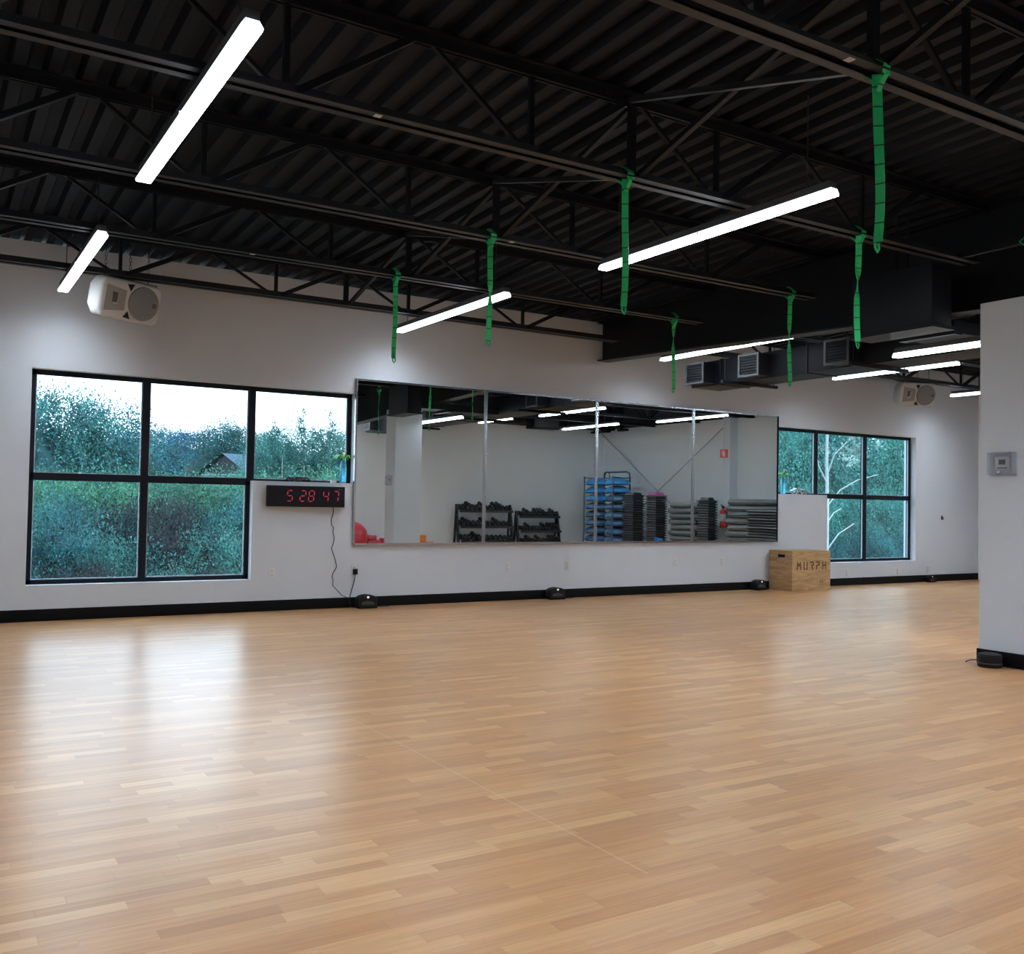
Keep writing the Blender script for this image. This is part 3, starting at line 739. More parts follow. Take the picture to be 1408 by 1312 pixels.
# thermostat on the pier
t = thing('thermostat', 'white thermostat in a clear plastic guard on the pier', 'thermostat', (PX0 + .001, 4.62, 1.685))
MB().box(-.022, 0, -.062, .062, -.05, .062).build('thermostat_body', M['white'], t, bevel=.006)
MB().box(-.0235, -.0215, -.028, .03, -.006, .036).build('screen', M['lcd'], t)
MB().box(-.0235, -.0215, -.045, .045, -.038, -.03).build('slot', M['grille'], t)
gm = MB()
gm.box(-.066, -.062, -.108, .108, -.088, .094).box(-.064, 0, -.108, -.103, -.088, .094).box(-.064, 0, .103, .108, -.088, .094).box(-.064, 0, -.105, .105, -.088, -.083).box(-.064, 0, -.105, .105, .089, .094)
gm.build('clear_guard', M['clear'], t)
MB().box(-.005, 0, -.118, .118, -.102, .102).box(-.01, -.004, -.118, .118, -.102, -.086).build('guard_flange', M['clear'], t)
MB().lathe([(.012, 0), (.012, .012), (.006, .014)], 16, (0, 0, 0)).build('guard_lock', M['chrome'], t, xf=Matrix.Translation((-.062, 0, -.075)) @ Matrix.Rotation(-PI / 2, 4, 'Y'))

# sill ornaments
SZ1, SZ2 = 1.49, 1.515
def vase(x, z, label, sc=1.0):
    r = thing('bamboo_vase', label, 'plant', (x, D + .05, z))
    MB().lathe([(.034, 0), (.039, .01), (.039, .20), (.034, .235), (.028, .26), (.030, .27)], 18).build('vase', M['vase'], r)
    MB().tube([(0, 0, .25), (.005, 0, .32), (.02, 0, .36), (.035, 0, .385), (.03, 0, .405), (.01, 0, .40)], .008, 8).build('stalk', M['offwhite'] if sc > .9 else M['cloth'], r)
    lf = MB()
    for k in range(9):
        a = 2 * PI * k / 9 + .3; l = .13 + .03 * (k % 3); z0 = .285
        c, s = math.cos(a), math.sin(a); wv = .026
        q = [(0, 0, z0), (c * l * .5 - s * wv, s * l * .4 + c * wv, z0 + .055), (c * l, s * l * .7, z0 - .01), (c * l * .5 + s * wv, s * l * .4 - c * wv, z0 + .055)]
        q = [(p[0], max(-.075, min(.052, p[1])), p[2]) for p in q]
        lf.add(q, [(0, 1, 2, 3)])
    lf.build('leaf_spray', M['plant'], r)
    return r
vase(4.305, SZ1, 'tall aqua beaded vase with curled stalk and green leaves on the sill above the clock')
vase(11.86, SZ2, 'tall aqua beaded vase with pale tip and leaves on the sill beside the mirrors', .8)
o = thing('cable_tangle', 'tangled black cable and clip lying on the sill above the clock', 'cable', (3.72, D + .05, SZ1))
pts = []
rnd = random.Random(3)
for k in range(40):
    a = k * .9; pts.append((.12 * math.cos(a) * (1 + .4 * math.sin(k)), .04 * math.sin(a * 1.3), .006 + .05 * abs(math.sin(k * .7))))
MB().tube(pts, .0055, 6).build('loops', M['wire'], o)
MB().box(.06, .16, -.02, .02, 0, .02).build('clip', M['black'], o)
MB().tube([(.14, 0, .008), (.3, .02, .006), (.42, -.01, .006)], .005, 6).build('tail', M['wire'], o)
o = thing('small_box', 'little white box on the sill left of the aqua vase above the clock', 'box', (4.18, D + .04, SZ1))
MB().box(-.03, .03, -.025, .025, 0, .03).build('carton', M['white'], o, bevel=.003)
MB().box(-.031, .031, -.026, .026, .022, .032).build('lid', M['cloth'], o)
o = thing('speckled_box', 'small speckled black and white box on the sill under a white cloth', 'box', (12.26, D + .05, SZ2))
MB().box(-.10, .10, -.045, .045, 0, .062).build('box_body', M['speckle'], o, bevel=.004)
MB().box(-.16, -.105, -.04, .04, 0, .05).build('side_pocket', M['speckle'], o, bevel=.004)
cl = MB(); vs = []; fs = []
nx, ny = 14, 6
for i in range(nx + 1):
    for j in range(ny + 1):
        u, v_ = i / nx, j / ny
        z = .066 + .05 * math.sin(u * PI) ** .7 * (.6 + .4 * math.sin(5 * u + 1.3)) + .012 * math.sin(9 * u + 6 * v_)
        vs.append((-.21 + .34 * u, -.045 + .085 * v_, z if u > .25 else max(.054, z * .8)))
for i in range(nx):
    for j in range(ny): a = i * (ny + 1) + j; fs.append((a, a + ny + 1, a + ny + 2, a + 1))
oc = cl.add(vs, fs, True).build('folded_cloth', M['cloth']); oc.location = (12.26, D + .05, SZ2)
tag(oc, 'rumpled white cloth lying over the speckled box on the sill', 'cloth')

# ------------------------------------------------------------------ plywood box
bx = thing('plyo_box', 'plywood jump box marked MURPH standing before the right window', 'box', (11.91, 10.52, 0))
BX0, BX1, BY0, BY1, BH = 11.475, 12.345, 10.285, 10.76, .622
pm_ = MB(); th = .018
pm_.box(BX0, BX1, BY0, BY0 + th, 0, BH).box(BX0, BX1, BY1 - th, BY1, 0, BH).box(BX0 + .0005, BX0 + th, BY0 + th, BY1 - th, 0, BH - .0005)
pm_.box(BX1 - th, BX1 - .0005, BY0 + th, BY1 - th, 0, BH - .0005).box(BX0 + th, BX1 - th, BY0 + th, BY1 - th, BH - th, BH - .001)
pm_.build('panels', M['ply'], bx, world=True)
MB().box(BX0 - .0015, BX0 + .004, 10.435, 10.575, .515, .562).build('hand_slot', M['black'], bx, world=True)
def strokes(polys, x, z, s, name):
    m = MB()
    for a, b_, t in polys:
        a = Vector(a); b_ = Vector(b_); d_ = (b_ - a).normalized(); n_ = Vector((-d_.y, d_.x)) * t / 2
        m.prism([(x + q.x * s, z + q.y * s) for q in (a - n_, b_ - n_, b_ + n_, a + n_)], 'y', BY0 - .0015, BY0 + .002)
    return m.build(name, M['burn'], bx, world=True)
T = .19
LT = {'M': [((.08, 0), (.08, .72), T), ((.08, .98), (.36, .45), T), ((.40, .45), (.66, .98), T), ((.66, 0), (.66, .72), T)],
      'U': [((.08, .12), (.08, 1), T), ((.02, .08), (.30, .08), T), ((.40, .08), (.66, .08), T), ((.62, .0), (.62, 1), T)],
      'R': [((.0, .92), (.62, .92), T), ((.60, .98), (.60, .52), T), ((.22, .56), (.66, .56), T), ((.30, .46), (.56, 0), T)],
      'P': [((.0, .92), (.62, .92), T), ((.60, .98), (.60, .48), T), ((.22, .54), (.66, .54), T), ((.12, .0), (.12, .58), T)],
      'H': [((.08, 0), (.08, 1), T), ((.20, .5), (.50, .5), T), ((.62, 0), (.62, 1), T)]}
sc_ = .126
for ch, u in (('M', .117), ('U', .292), ('R', .458), ('P', .612), ('H', .782)):
    strokes(LT[ch], BX0 + u * .872, .328, sc_, 'stencil_letter')
q = .034
D2 = [((0, .95), (.45, .95), .13), ((.45, 1), (.45, .5), .13), ((.0, .5), (.5, .5), .13), ((.05, .5), (.05, .0), .13), ((0, .05), (.5, .05), .13)]
D4 = [((.05, .45), (.05, 1), .13), ((0, .45), (.5, .45), .13), ((.45, 0), (.45, 1), .13)]
DQ = [((.1, .65), (.1, 1), .13), ((.35, .65), (.35, 1), .13)]
for pl_, u in ((D2, .722), (D4, .775), (DQ, .828)): strokes(pl_, BX0 + u * .872, .115, .052, 'height_mark')

# ------------------------------------------------------------------ what the mirrors show: brace rods, sign, extinguisher
for a, b_, lab in [((17.0, YB + .03, 3.36), (17.0, 4.1, .03), 'thin dark brace rod falling from the rear corner towards the column, on the right wall'),
                   ((16.96, 4.16, 3.33), (16.96, YB + .05, .03), 'thin dark brace rod falling from the column towards the rear corner, on the right wall')]:
    tag(MB().tube([a, b_], .014, 8).build('brace_rod', M['rod_grey']), lab, 'brace', 'crossed brace rods on the right wall')
s = thing('extinguisher_sign', 'red square sign with white extinguisher symbol on the column', 'sign', (16.85, 4.27, 2.61))
RS = Matrix.Rotation(math.radians(-28), 4, 'Z')
MB().box(-.012, -.002, -.1, .1, -.1, .1).build('plate', M['red_paint'], s, xf=Matrix.Translation((-.05, 0, 0)) @ RS)
MB().box(-.015, -.011, -.028, .028, -.075, .03).box(-.015, -.011, -.014, .014, .03, .06).box(-.015, -.011, -.05, .012, .055, .07).box(-.015, -.011, -.058, -.046, -.01, .06).build('symbol', M['white'], s, xf=Matrix.Translation((-.05, 0, 0)) @ RS)
MB().box(-.05, 0, -.01, .01, -.02, .02).build('mount', M['red_paint'], s)
s = thing('fire_extinguisher', 'red fire extinguisher with white label hung on the column', 'extinguisher', (16.763, 4.30, .78))
MB().lathe([(.07, 0), (.078, .02), (.078, .38), (.06, .43), (.03, .46), (.028, .49)], 20).build('cylinder', M['red_paint'], s)
MB().lathe([(.0795, .16), (.0795, .34)], 20).build('label', M['white'], s)
MB().box(-.03, .03, -.02, .02, .485, .53).bar((-.01, 0, .52), (-.11, .03, .56), .02, .015).bar((-.01, 0, .50), (-.10, .03, .50), .02, .012).build('valve', M['black'], s)
MB().tube([(.02, .02, .5), (.03, .09, .47), (.03, .1, .3), (.02, .09, .12)], .012, 8).build('hose', M['black'], s)
MB().box(.05, .09, -.03, .03, .1, .4).build('wall_bracket', M['dark_grey'], s)

# rear hung speaker and ceiling pieces near the rear corner
o = thing('loudspeaker', 'black box loudspeaker hung near the rear wall, seen in the mirrors', 'loudspeaker', (14.62, -.55, 3.36))
MB().box(-.44, .44, -.2, .2, 0, .32).build('cabinet', M['black'], o, bevel=.02)
MB().box(-.40, .40, .2, .206, .03, .29).build('front_grille', M['dark_grey'], o)
for xx in (-.3, .3): MB().tube([(xx, 0, .31), (xx, 0, deck_z(-.55) - 3.36)], .01, 6).build('hanger_rod', M['steel'], o)
for k, (y_, lab) in enumerate([(-.78, 'small dark bracket hanging near the rear corner, nearest the corner'), (-.3, 'larger dark bracket hanging second from the rear corner'), (.45, 'dark L-shaped bracket hanging third from the rear corner')]):
    o = thing('hanging_bracket', lab, 'bracket', (16.6, y_, 3.36), group='brackets hanging by the rear corner')
    MB().box(-.03, .03, -.03, .03, .05, deck_z(y_) - 3.36).build('stem', M['steel'], o)
    MB().box(-.08, .08, -.1, .16 if k < 2 else .22, 0, .06 if k != 1 else .1).build('arm', M['steel'], o)

# ------------------------------------------------------------------ dumbbells and racks against the rear wall
def hex_dumbbell():
    m = MB()
    for s in (-1, 1):
        pts = []
        for yy, rr in ((.045, .040), (.052, .052), (.105, .052), (.115, .040)):
            pts.append((rr, s * yy))
        vs = []; fs = []
        for rr, yy in pts:
            for k in range(6): a = PI / 3 * k; vs.append((rr * math.cos(a), yy, rr * math.sin(a) + .045))
        for j in range(3):
            for k in range(6): fs.append((j * 6 + k, j * 6 + (k + 1) % 6, (j + 1) * 6 + (k + 1) % 6, (j + 1) * 6 + k))
        fs += [tuple(range(6)), tuple(range(18, 24))]
        m.add(vs, fs)
    m.tube([(0, -.05, .045), (0, -.02, .045), (0, .02, .045), (0, .05, .045)], [.014, .017, .017, .014], 8)
    return m
DB = hex_dumbbell().build('dumbbell', M['rubber']); db_used = [False]
def put_db(x, y, z, sc, label, group, tilt=0):
    o = DB if not db_used[0] else DB.copy()
    if db_used[0]: COL.objects.link(o)
    db_used[0] = True
    o.location = (x, y, z); o.scale = (sc, sc, sc); o.rotation_euler = (tilt, 0, random.uniform(-.12, .12))
    tag(o, label, 'dumbbell', group)
def rack(x0, x1, htop, tiers, label, which, npt, seed):
    xc = (x0 + x1) / 2
    r = thing('dumbbell_rack', label, 'rack', (xc, -.7, 0))
    for xs in (x0 + .03, x1 - .03):
        sg = 1 if xs > xc else -1
        MB().bar((xs + sg * .012, -.62, 0), (xs, -.80, htop), .05, .075, (0, 1, 0)).build('upright', M['rubber'], r, world=True)
        MB().box(xs + sg * .012 - .025, xs + sg * .012 + .025, -.92, -.52, 0, .05).build('foot', M['rubber'], r, world=True)
        MB().bar((xs + sg * .0, -.90, .03), (xs, -.82, htop - .1), .04, .05, (0, 1, 0)).build('rear_strut', M['rubber'], r, world=True)
    rnd = random.Random(seed); al = math.radians(16)
    for ti, (zt, tn) in enumerate(tiers):
        f = zt / htop; yc = -.62 - .18 * f + .05
        tr = MB()
        for dy in (-.075, .075):
            z_ = zt - .012 - dy * math.tan(al)
            tr.box(x0 + .04, x1 - .04, yc + dy - .035, yc + dy + .035, z_ - .012, z_)
        zf = zt - .012 - .12 * math.tan(al)
        tr.box(x0 + .03, x1 - .03, yc + .105, yc + .125, zf - .045, zf + .02)
        tr.bar((x0 + .03, yc - .12, zt - .0), (x1 - .03, yc - .12, zt - .0), .015, .05)
        tr.build('tray', M['rubber'], r, world=True)
        n = npt[ti]; wdt = x1 - x0 - .24
        k = 0
        for q in range(n):
            x = x0 + .12 + wdt * q / (n - 1)
            sc = (1.18 if q < n * .35 else 1.0) * rnd.uniform(.95, 1.08)
            sc = min(sc, wdt / (n - 1) / .108)
            put_db(x, yc, zt - .008, sc, 'black hex dumbbell, %s from the left on the %s tier of the %s rack' % (ORD[q], tn, which), 'dumbbells on the %s tier of the %s rack' % (tn, which), -al)
        for q in [i for i in range(n - 1) if rnd.random() < .3]:
            x = x0 + .12 + wdt * (q + .5) / (n - 1)
            put_db(x, yc - .01, zt + .085, min(1.05, wdt / (n - 1) / .112), 'black dumbbell piled on top after the %s one, %s tier of %s rack' % (ORD[q], tn, which), 'dumbbells on the %s tier of the %s rack' % (tn, which), -al)
    return r
rack(12.05, 13.77, 1.24, [(1.12, 'top'), (.70, 'middle'), (.32, 'bottom')], 'wide black three-tier dumbbell rack against the rear wall', 'wide', [12, 12, 12], 1)
rack(13.92, 15.33, 1.08, [(.98, 'top'), (.58, 'middle'), (.235, 'bottom')], 'narrower lower black three-tier dumbbell rack against the rear wall', 'narrow', [12, 12, 12], 5)

# ------------------------------------------------------------------ half-dome trainers on their rack
BC = [(16.05, .12), (16.05, 1.02)]
rk = thing('dome_rack', 'dark blue tube rack holding two stacks of blue half-dome balance trainers', 'rack', (16.05, .57, 0))
for (px_, py_, h_) in [(15.70, -.04, 2.07), (16.44, -.10, 2.19), (15.70, 1.25, 2.06), (16.44, 1.05, 2.06)]:
    MB().tube([(px_, py_, 0), (px_, py_, h_)], .022, 8).build('post', M['rack_blue'], rk, world=True)
MB().tube([(16.44, -.10, 2.16), (16.44, -.05, 2.21), (16.44, .9, 2.21), (16.44, 1.02, 2.17), (16.44, 1.05, 2.04)], .02, 8).build('top_rail', M['rack_blue'], rk, world=True)
MB().tube([(16.44, -.10, 2.1), (16.42, -.0, 2.2), (16.42, .08, 2.22), (16.42, .16, 2.17), (16.42, .18, 2.03), (16.0, .57, 2.03)], .018, 8).build('hoop', M['rack_blue'], rk, world=True)
lv = [.06 + .222 * k for k in range(9)]
for (a_, b_) in (((15.70, -.04), (16.44, -.10)), ((15.70, 1.25), (16.44, 1.05))):
    MB().tube([(*a_, .05), (*b_, .05)], .016, 6).tube([(*a_, 2.03), (*b_, 2.03)], .014, 6).build('cross_rail', M['rack_blue'], rk, world=True)
MB().tube([(15.70, -.04, .05), (15.70, 1.25, .05)], .018, 6).tube([(16.44, -.10, .05), (16.44, 1.05, .05)], .018, 6).build('base_rail', M['rack_blue'], rk, world=True)
dome_prof = [(.325, .022), (.330, .04), (.318, .08), (.290, .118), (.240, .156), (.170, .188), (.09, .207), (.01, .214)]
for si, (cx, cy) in enumerate(BC):
    for k in range(9):
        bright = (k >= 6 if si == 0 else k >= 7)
        mm = M['blue'] if bright else M['dull_blue']
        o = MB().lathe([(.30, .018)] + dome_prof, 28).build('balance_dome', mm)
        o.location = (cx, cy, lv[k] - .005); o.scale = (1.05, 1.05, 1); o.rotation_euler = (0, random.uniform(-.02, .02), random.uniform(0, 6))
        sd = 'left' if si == 0 else 'right'
        lab = '%s half-dome balance trainer, %s, %s stack on the rack' % ('bright blue' if bright else 'dull blue', ('top' if k == 8 else ORD[k] + ' from the floor'), sd)
        tag(o, lab, 'balance trainer', 'balance trainers in the %s stack' % sd)
        MB().lathe([(.25, 0), (.305, .006), (.310, .019), (.29, .021)], 28).build('platform', M['rubber'], o)

# ------------------------------------------------------------------ step and riser stacks
M['step_rim'] = simple('grey_step_edge', (.024, .025, .027), .45)
def step_mesh(lx, ly, h=.058):
    m = MB()
    a, c = lx / 2, ly / 2
    q = lambda i, z: [(-a + i, -c + i, z), (a - i, -c + i, z), (a - i, c - i, z), (-a + i, c - i, z)]
    L_ = [q(.034, 0), q(.034, h * .42), q(0, h * .48), q(0, h * .78), q(.012, h)]
    m.add([p for r_ in L_ for p in r_], [(3, 2, 1, 0), (16, 17, 18, 19)] + [(i * 4 + j, i * 4 + (j + 1) % 4, i * 4 + 4 + (j + 1) % 4, i * 4 + 4 + j) for i in range(4) for j in range(4)])
    return m
def rim(o):
    o.data.materials.append(M['step_rim'])
    for p_ in o.data.polygons[10:14]: p_.material_index = 1
    return o
def step_stack(cx, cy, lx, ly, n, what, top=None, h=.0615, yoff=None):
    proto = rim(step_mesh(lx, ly, h).build('step_riser', M['step']))
    for k in range(n):
        o = proto if k == 0 else proto.copy()
        if k: COL.objects.link(o)
        o.location = (cx + random.uniform(-.006, .006), cy + random.uniform(-.006, .006), k * h)
        tag(o, 'black step riser, %s from floor in the %s' % (ORD[k] if k < 30 else 'thirtieth', what), 'step', 'risers in the ' + what)
    if top:
        tb = .095
        o = step_mesh(lx + .02, ly + .02, .03).hexa([(-lx / 2 + .05, -ly / 2 + .05, .03), (lx / 2 - .05, -ly / 2 + .05, .03), (lx / 2 - .05, ly / 2 - .05, .03), (-lx / 2 + .05, ly / 2 - .05, .03)],
             [(-lx / 2 + .075, -ly / 2 + .075, tb), (lx / 2 - .075, -ly / 2 + .075, tb), (lx / 2 - .075, ly / 2 - .075, tb), (-lx / 2 + .075, ly / 2 - .075, tb)]).build('step_riser', top[0])
        o.location = (cx, cy, n * h); tag(o, top[1], 'step', 'risers in the ' + what)
step_stack(16.08, 1.66, .38, .46, 25, 'stack beside the blue dome rack', (M['step'], 'black step riser with raised centre on top of the stack beside the dome rack'))
step_stack(16.09, 2.57, .38, .42, 25, 'stack under the pink step', (M['pink'], 'pink step with raised centre topping the black riser stack'))
step_stack(16.06, 4.48, .30, .40, 23, 'stack between the two mat piles', (M['step'], 'black step riser with raised centre on top of the stack between mat piles'))
step_stack(15.72, 6.75, .38, .95, 20, 'stack before the large mat pile')

# folded mats
def mat_mesh(lx, ly, h, folds=1, seed=0):
    rnd = random.Random(seed); m = MB()
    # folded vinyl mat with soft padded edges, pinched at the folded end
    e = .05; x0, x1, y0, y1 = -lx / 2, lx / 2, -ly / 2, ly / 2
    ring = lambda i, z: [(x0 + i, y0 + i * 1.7, z), (x1 - i, y0 + i * 1.7, z), (x1 - i, y1 - i, z), (x0 + i, y1 - i, z)]
    L_ = [ring(e, .001), ring(.014, h * .16), ring(0, h * .5), ring(.014, h * .84), ring(e, h - .001)]
    m.add([q for r_ in L_ for q in r_], [(3, 2, 1, 0), (16, 17, 18, 19)] + [(i * 4 + j, i * 4 + (j + 1) % 4, i * 4 + 4 + (j + 1) % 4, i * 4 + 4 + j) for i in range(4) for j in range(4)], False)
    return m
def mat_stack(cx, cy, lx, ly, n, h, what, seed):
    rnd = random.Random(seed)
    protos = [mat_mesh(lx, ly, h, seed=seed + q).build('folded_mat', M['mat_grey']) for q in range(2)]
    for k in range(n):
        o = protos[k] if k < 2 else protos[k % 2].copy()
        if k >= 2: COL.objects.link(o)
        o.location = (cx + rnd.uniform(-.015, .015), cy + (.035 if k % 2 else -.035) + rnd.uniform(-.02, .02), k * h); o.rotation_euler = (0, 0, rnd.uniform(-.012, .012))
        tag(o, 'grey folded mat, %s in the %s' % ('top' if k == n - 1 else ORD[k] + ' from the floor', what), 'mat', 'mats in the ' + what)
mat_stack(16.38, 3.58, .6, 1.0, 10, .138, 'smaller pile left of the column', 11)
mat_stack(16.42, 5.92, .7, 1.62, 10, .148, 'large pile right of the extinguisher', 23)

# red ball, red and orange blocks, blue weights
o = MB(); vs = []
prof = [(max(.002, .385 * math.cos(a)), .385 + .385 * math.sin(a)) for a in [-PI / 2 + PI * k / 24 for k in range(25)]]
o.lathe(prof, 40)
for z_ in (.2, .3, .47, .57):
    rr = math.sqrt(.385 ** 2 - (z_ - .385) ** 2)
    o.lathe([(rr - .004, z_ - .006), (rr + .003, z_), (rr - .004, z_ + .006)], 40)
ob = o.build('stability_ball', M['red']); ob.location = (9.06, -.60, 0); ob.rotation_euler = (0, 0, .3)
tag(ob, 'big red stability ball by the rear wall, at the left edge of the mirrors', 'exercise ball')
def block(x, y, z, sx, sy, sz, mat, label, group, nm='foam_block'):
    o = MB().box(-sx / 2, sx / 2, -sy / 2, sy / 2, 0, sz).build(nm, mat, bevel=.02); o.location = (x, y, z); tag(o, label, 'foam block', group)
g_ = 'red foam blocks beside the red ball'
for k, (x, z, sx, sz, lab) in enumerate([(9.66, 0, .36, .16, 'red foam block lowest in the pile next to the red ball'), (9.66, .16, .36, .15, 'red foam block second up in the pile next to the red ball'),
                                         (9.60, .31, .24, .11, 'small red foam block topping the pile next to the red ball'),
                                         (10.05, 0, .36, .13, 'red foam block lowest in the pile farther from the red ball'), (10.05, .13, .36, .12, 'red foam block midway in the pile farther from the red ball'), (10.05, .25, .34, .10, 'red foam block topping the pile farther from the red ball')]):
    block(x, -.7, z, sx, .22, sz, M['red'], lab, g_)
g_ = 'orange foam blocks right of the pier'
for k in range(6):
    block(11.0 + .004 * (k % 2), -.7, k * .072, .23, .16, .071, M['orange'], 'orange foam block, %s from the floor in the stack right of the pier' % ORD[k], g_)
block(11.25, -.7, 0, .2, .16, .25, M['orange'], 'orange foam block standing alone beside the orange stack', g_)
for k, (y_, z_) in enumerate([(3.02, .42), (3.14, .36), (3.26, .36)]): pass
o = thing('small_bench', 'low black bench beside the pink-topped stack, carrying blue hand weights', 'bench', (15.85, 3.02, 0))
MB().box(-.12, .12, -.16, .16, .36, .40).build('seat', M['rubber'], o, bevel=.008)
for sx in (-1, 1):
    for sy in (-1, 1): MB().box(sx * .1 - .015, sx * .1 + .015, sy * .13 - .015, sy * .13 + .015, 0, .36).build('leg', M['rubber'], o)
for k, (y_, rr, lab) in enumerate([(2.93, .055, 'larger bright blue round hand weight nearest the pink-topped stack'), (3.04, .045, 'middle bright blue round hand weight of three on the bench'), (3.13, .035, 'smallest bright blue round hand weight on the bench')]):
    o = MB().lathe([(max(.002, rr * math.cos(a)), rr + rr * math.sin(a)) for a in [-PI / 2 + PI * q / 12 for q in range(13)]], 18).build('hand_weight', M['bright_blue'])
    o.location = (15.80, y_, .40); tag(o, lab, 'weight', 'blue hand weights on the bench')

# ------------------------------------------------------------------ outdoors
GZ = -3.0
go = MB().box(-60, 160, D + .5, 160, GZ - .2, GZ).build('ground', M['grass']); struct(go, 'grassy ground outside the windows', 'ground')
def foliage(name, n, rad, zc, leaf, seed, clumps=40, spread=.22, core=True, spiky=0):
    rs = np.random.RandomState(seed)
    rx, ry, rz = rad
    d = rs.normal(size=(clumps, 3)); d /= np.linalg.norm(d, axis=1)[:, None]
    rr = rs.uniform(.55, 1.0, size=(clumps, 1)) ** .6
    cc = d * rr * np.array([rx, ry, rz]) * .86
    if spiky:
        up = d[:, 2] > .2; cc[up, 2] += rs.uniform(0, spiky, size=up.sum())
    idx = rs.randint(0, clumps, n)
    sg = spread * np.array([rx, ry, rz]).mean()
    P = cc[idx] + rs.normal(size=(n, 3)) * sg * np.array([1, 1, .8]) * rs.uniform(.4, 1, size=(n, 1))
    q_ = P / (np.array([rx, ry, rz]) * 1.12); ln = np.maximum(1, np.linalg.norm(q_, axis=1))[:, None]
    if not spiky: P = P / ln
    P[:, 2] += zc
    nn = rs.normal(size=(n, 3)) + np.array([0, -.2, .7]); nn /= np.linalg.norm(nn, axis=1)[:, None]
    t = np.cross(nn, rs.normal(size=(n, 3))); t /= np.linalg.norm(t, axis=1)[:, None]
    b_ = np.cross(nn, t)
    s_ = leaf * rs.uniform(.6, 1.35, size=(n, 1))
    V = np.stack([P - t * s_, P - b_ * s_ * .5, P + t * s_, P + b_ * s_ * .5], 1).reshape(-1, 3)
    F = np.arange(4 * n, dtype=np.int32)
    # leaf cards only; the shade-dark core comes from inner_mesh
    me = bpy.data.meshes.new(name)
    me.vertices.add(4 * n); me.vertices.foreach_set('co', V.astype(np.float32).ravel())
    me.loops.add(4 * n); me.loops.foreach_set('vertex_index', F)
    me.polygons.add(n); me.polygons.foreach_set('loop_start', np.arange(0, 4 * n, 4, dtype=np.int32))
    me.update(calc_edges=True); me.validate()
    me.materials.append(M['leaf'])
    return me
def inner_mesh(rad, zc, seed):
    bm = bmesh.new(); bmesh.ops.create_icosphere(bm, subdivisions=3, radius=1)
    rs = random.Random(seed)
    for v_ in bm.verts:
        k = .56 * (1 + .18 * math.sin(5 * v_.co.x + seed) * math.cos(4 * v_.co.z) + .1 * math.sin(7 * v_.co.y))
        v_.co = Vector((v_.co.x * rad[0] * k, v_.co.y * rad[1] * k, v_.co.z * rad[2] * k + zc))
    me = bpy.data.meshes.new('dark_core'); bm.to_mesh(me); bm.free(); me.materials.append(M['leaf'])
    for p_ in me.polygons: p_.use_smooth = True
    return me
# prototypes, unit sized: each about 2 m across
KIND = {}
KIND['shrub'] = [foliage('foliage', 20000, (1, 1, 1), 0, .018, s, 70, .19) for s in (1, 2, 3)]
KIND['tree'] = [foliage('foliage', 17000, (1, 1, 1), 0, .017, s, 60, .17, spiky=.30) for s in (11, 12, 13)]
KIND['tall'] = [foliage('foliage', 4200, (.8, .8, 1.1), 0, .026, s, 26, .15, spiky=.5) for s in (21, 22)]
INN = inner_mesh((1, 1, 1), 0, 2)
F_ = 1311.92
yaw, pit, rol = [math.radians(a) for a in (31.706, 1.598, 1.022)]
fw = Vector((math.sin(yaw) * math.cos(pit), math.cos(yaw) * math.cos(pit), math.sin(pit)))
rt = Vector((math.cos(yaw), -math.sin(yaw), 0)); up0 = rt.cross(fw)
RT = math.cos(rol) * rt + math.sin(rol) * up0; UP = -math.sin(rol) * rt + math.cos(rol) * up0
def at_y(px, py, y):
    d_ = fw + RT * ((px - 704) / F_) - UP * ((py - 656) / F_)
    return Vector((0, 0, H)) + d_ * (y / d_.y)
tcount = [0]
def plant(kind, px, top_py, dist, rx, rz, colr, label, trunk=None, inner=True, group='trees outside the windows', cat='tree'):
    y = D + dist; c = at_y(px, top_py, y)
    top = c.z; zc = top - rz * (1.05 if kind == 'shrub' else (1.0 if kind == 'tree' else 1.22))
    nm = {'shrub': 'garden_shrub', 'tree': 'leafy_tree', 'tall': 'tall_tree'}[kind]
    r = thing(nm, label, cat, (c.x, y, GZ), group=group)
    k = tcount[0]; tcount[0] += 1
    me = KIND[kind][k % len(KIND[kind])]
    o = bpy.data.objects.new('foliage', me); COL.objects.link(o); o.parent = r
    o.location = (0, 0, zc - GZ); o.scale = (rx, rx, rz); o.rotation_euler = (0, 0, k * 1.7); o.color = (*colr, 1)
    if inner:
        q = bpy.data.objects.new('dark_core', INN); COL.objects.link(q); q.parent = r
        q.location = (0, 0, zc - GZ); q.scale = (rx, rx, rz); q.rotation_euler = (0, 0, k); q.color = (*[v_ * .35 for v_ in colr], 1)  # filler core: leaf colour darkened to put shade inside the crown
    zt = zc - GZ + rz * .5
    tr = MB(); tr.tube([(0, 0, 0), (.04 * rx, 0, zt * .5), (0, .03, zt)], [.07 * max(rx, 1), .05 * max(rx, 1), .02], 7)
    tr.build('trunk', trunk or M['bark'], r)
    return r
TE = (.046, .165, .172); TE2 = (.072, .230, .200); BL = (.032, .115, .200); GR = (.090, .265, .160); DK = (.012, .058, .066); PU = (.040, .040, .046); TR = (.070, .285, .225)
# farthest trees, distance haze put into their bluer leaf colour
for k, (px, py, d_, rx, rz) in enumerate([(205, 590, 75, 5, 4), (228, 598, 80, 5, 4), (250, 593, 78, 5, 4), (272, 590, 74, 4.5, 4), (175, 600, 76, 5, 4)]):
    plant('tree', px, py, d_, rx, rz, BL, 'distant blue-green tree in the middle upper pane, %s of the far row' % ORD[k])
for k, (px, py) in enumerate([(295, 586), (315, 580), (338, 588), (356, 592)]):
    plant('tree', px, py, 48, 3.0, 3.6, (.034, .125, .130), 'mid-distance tree behind the roof outside the left window, %s from the left' % ORD[k])
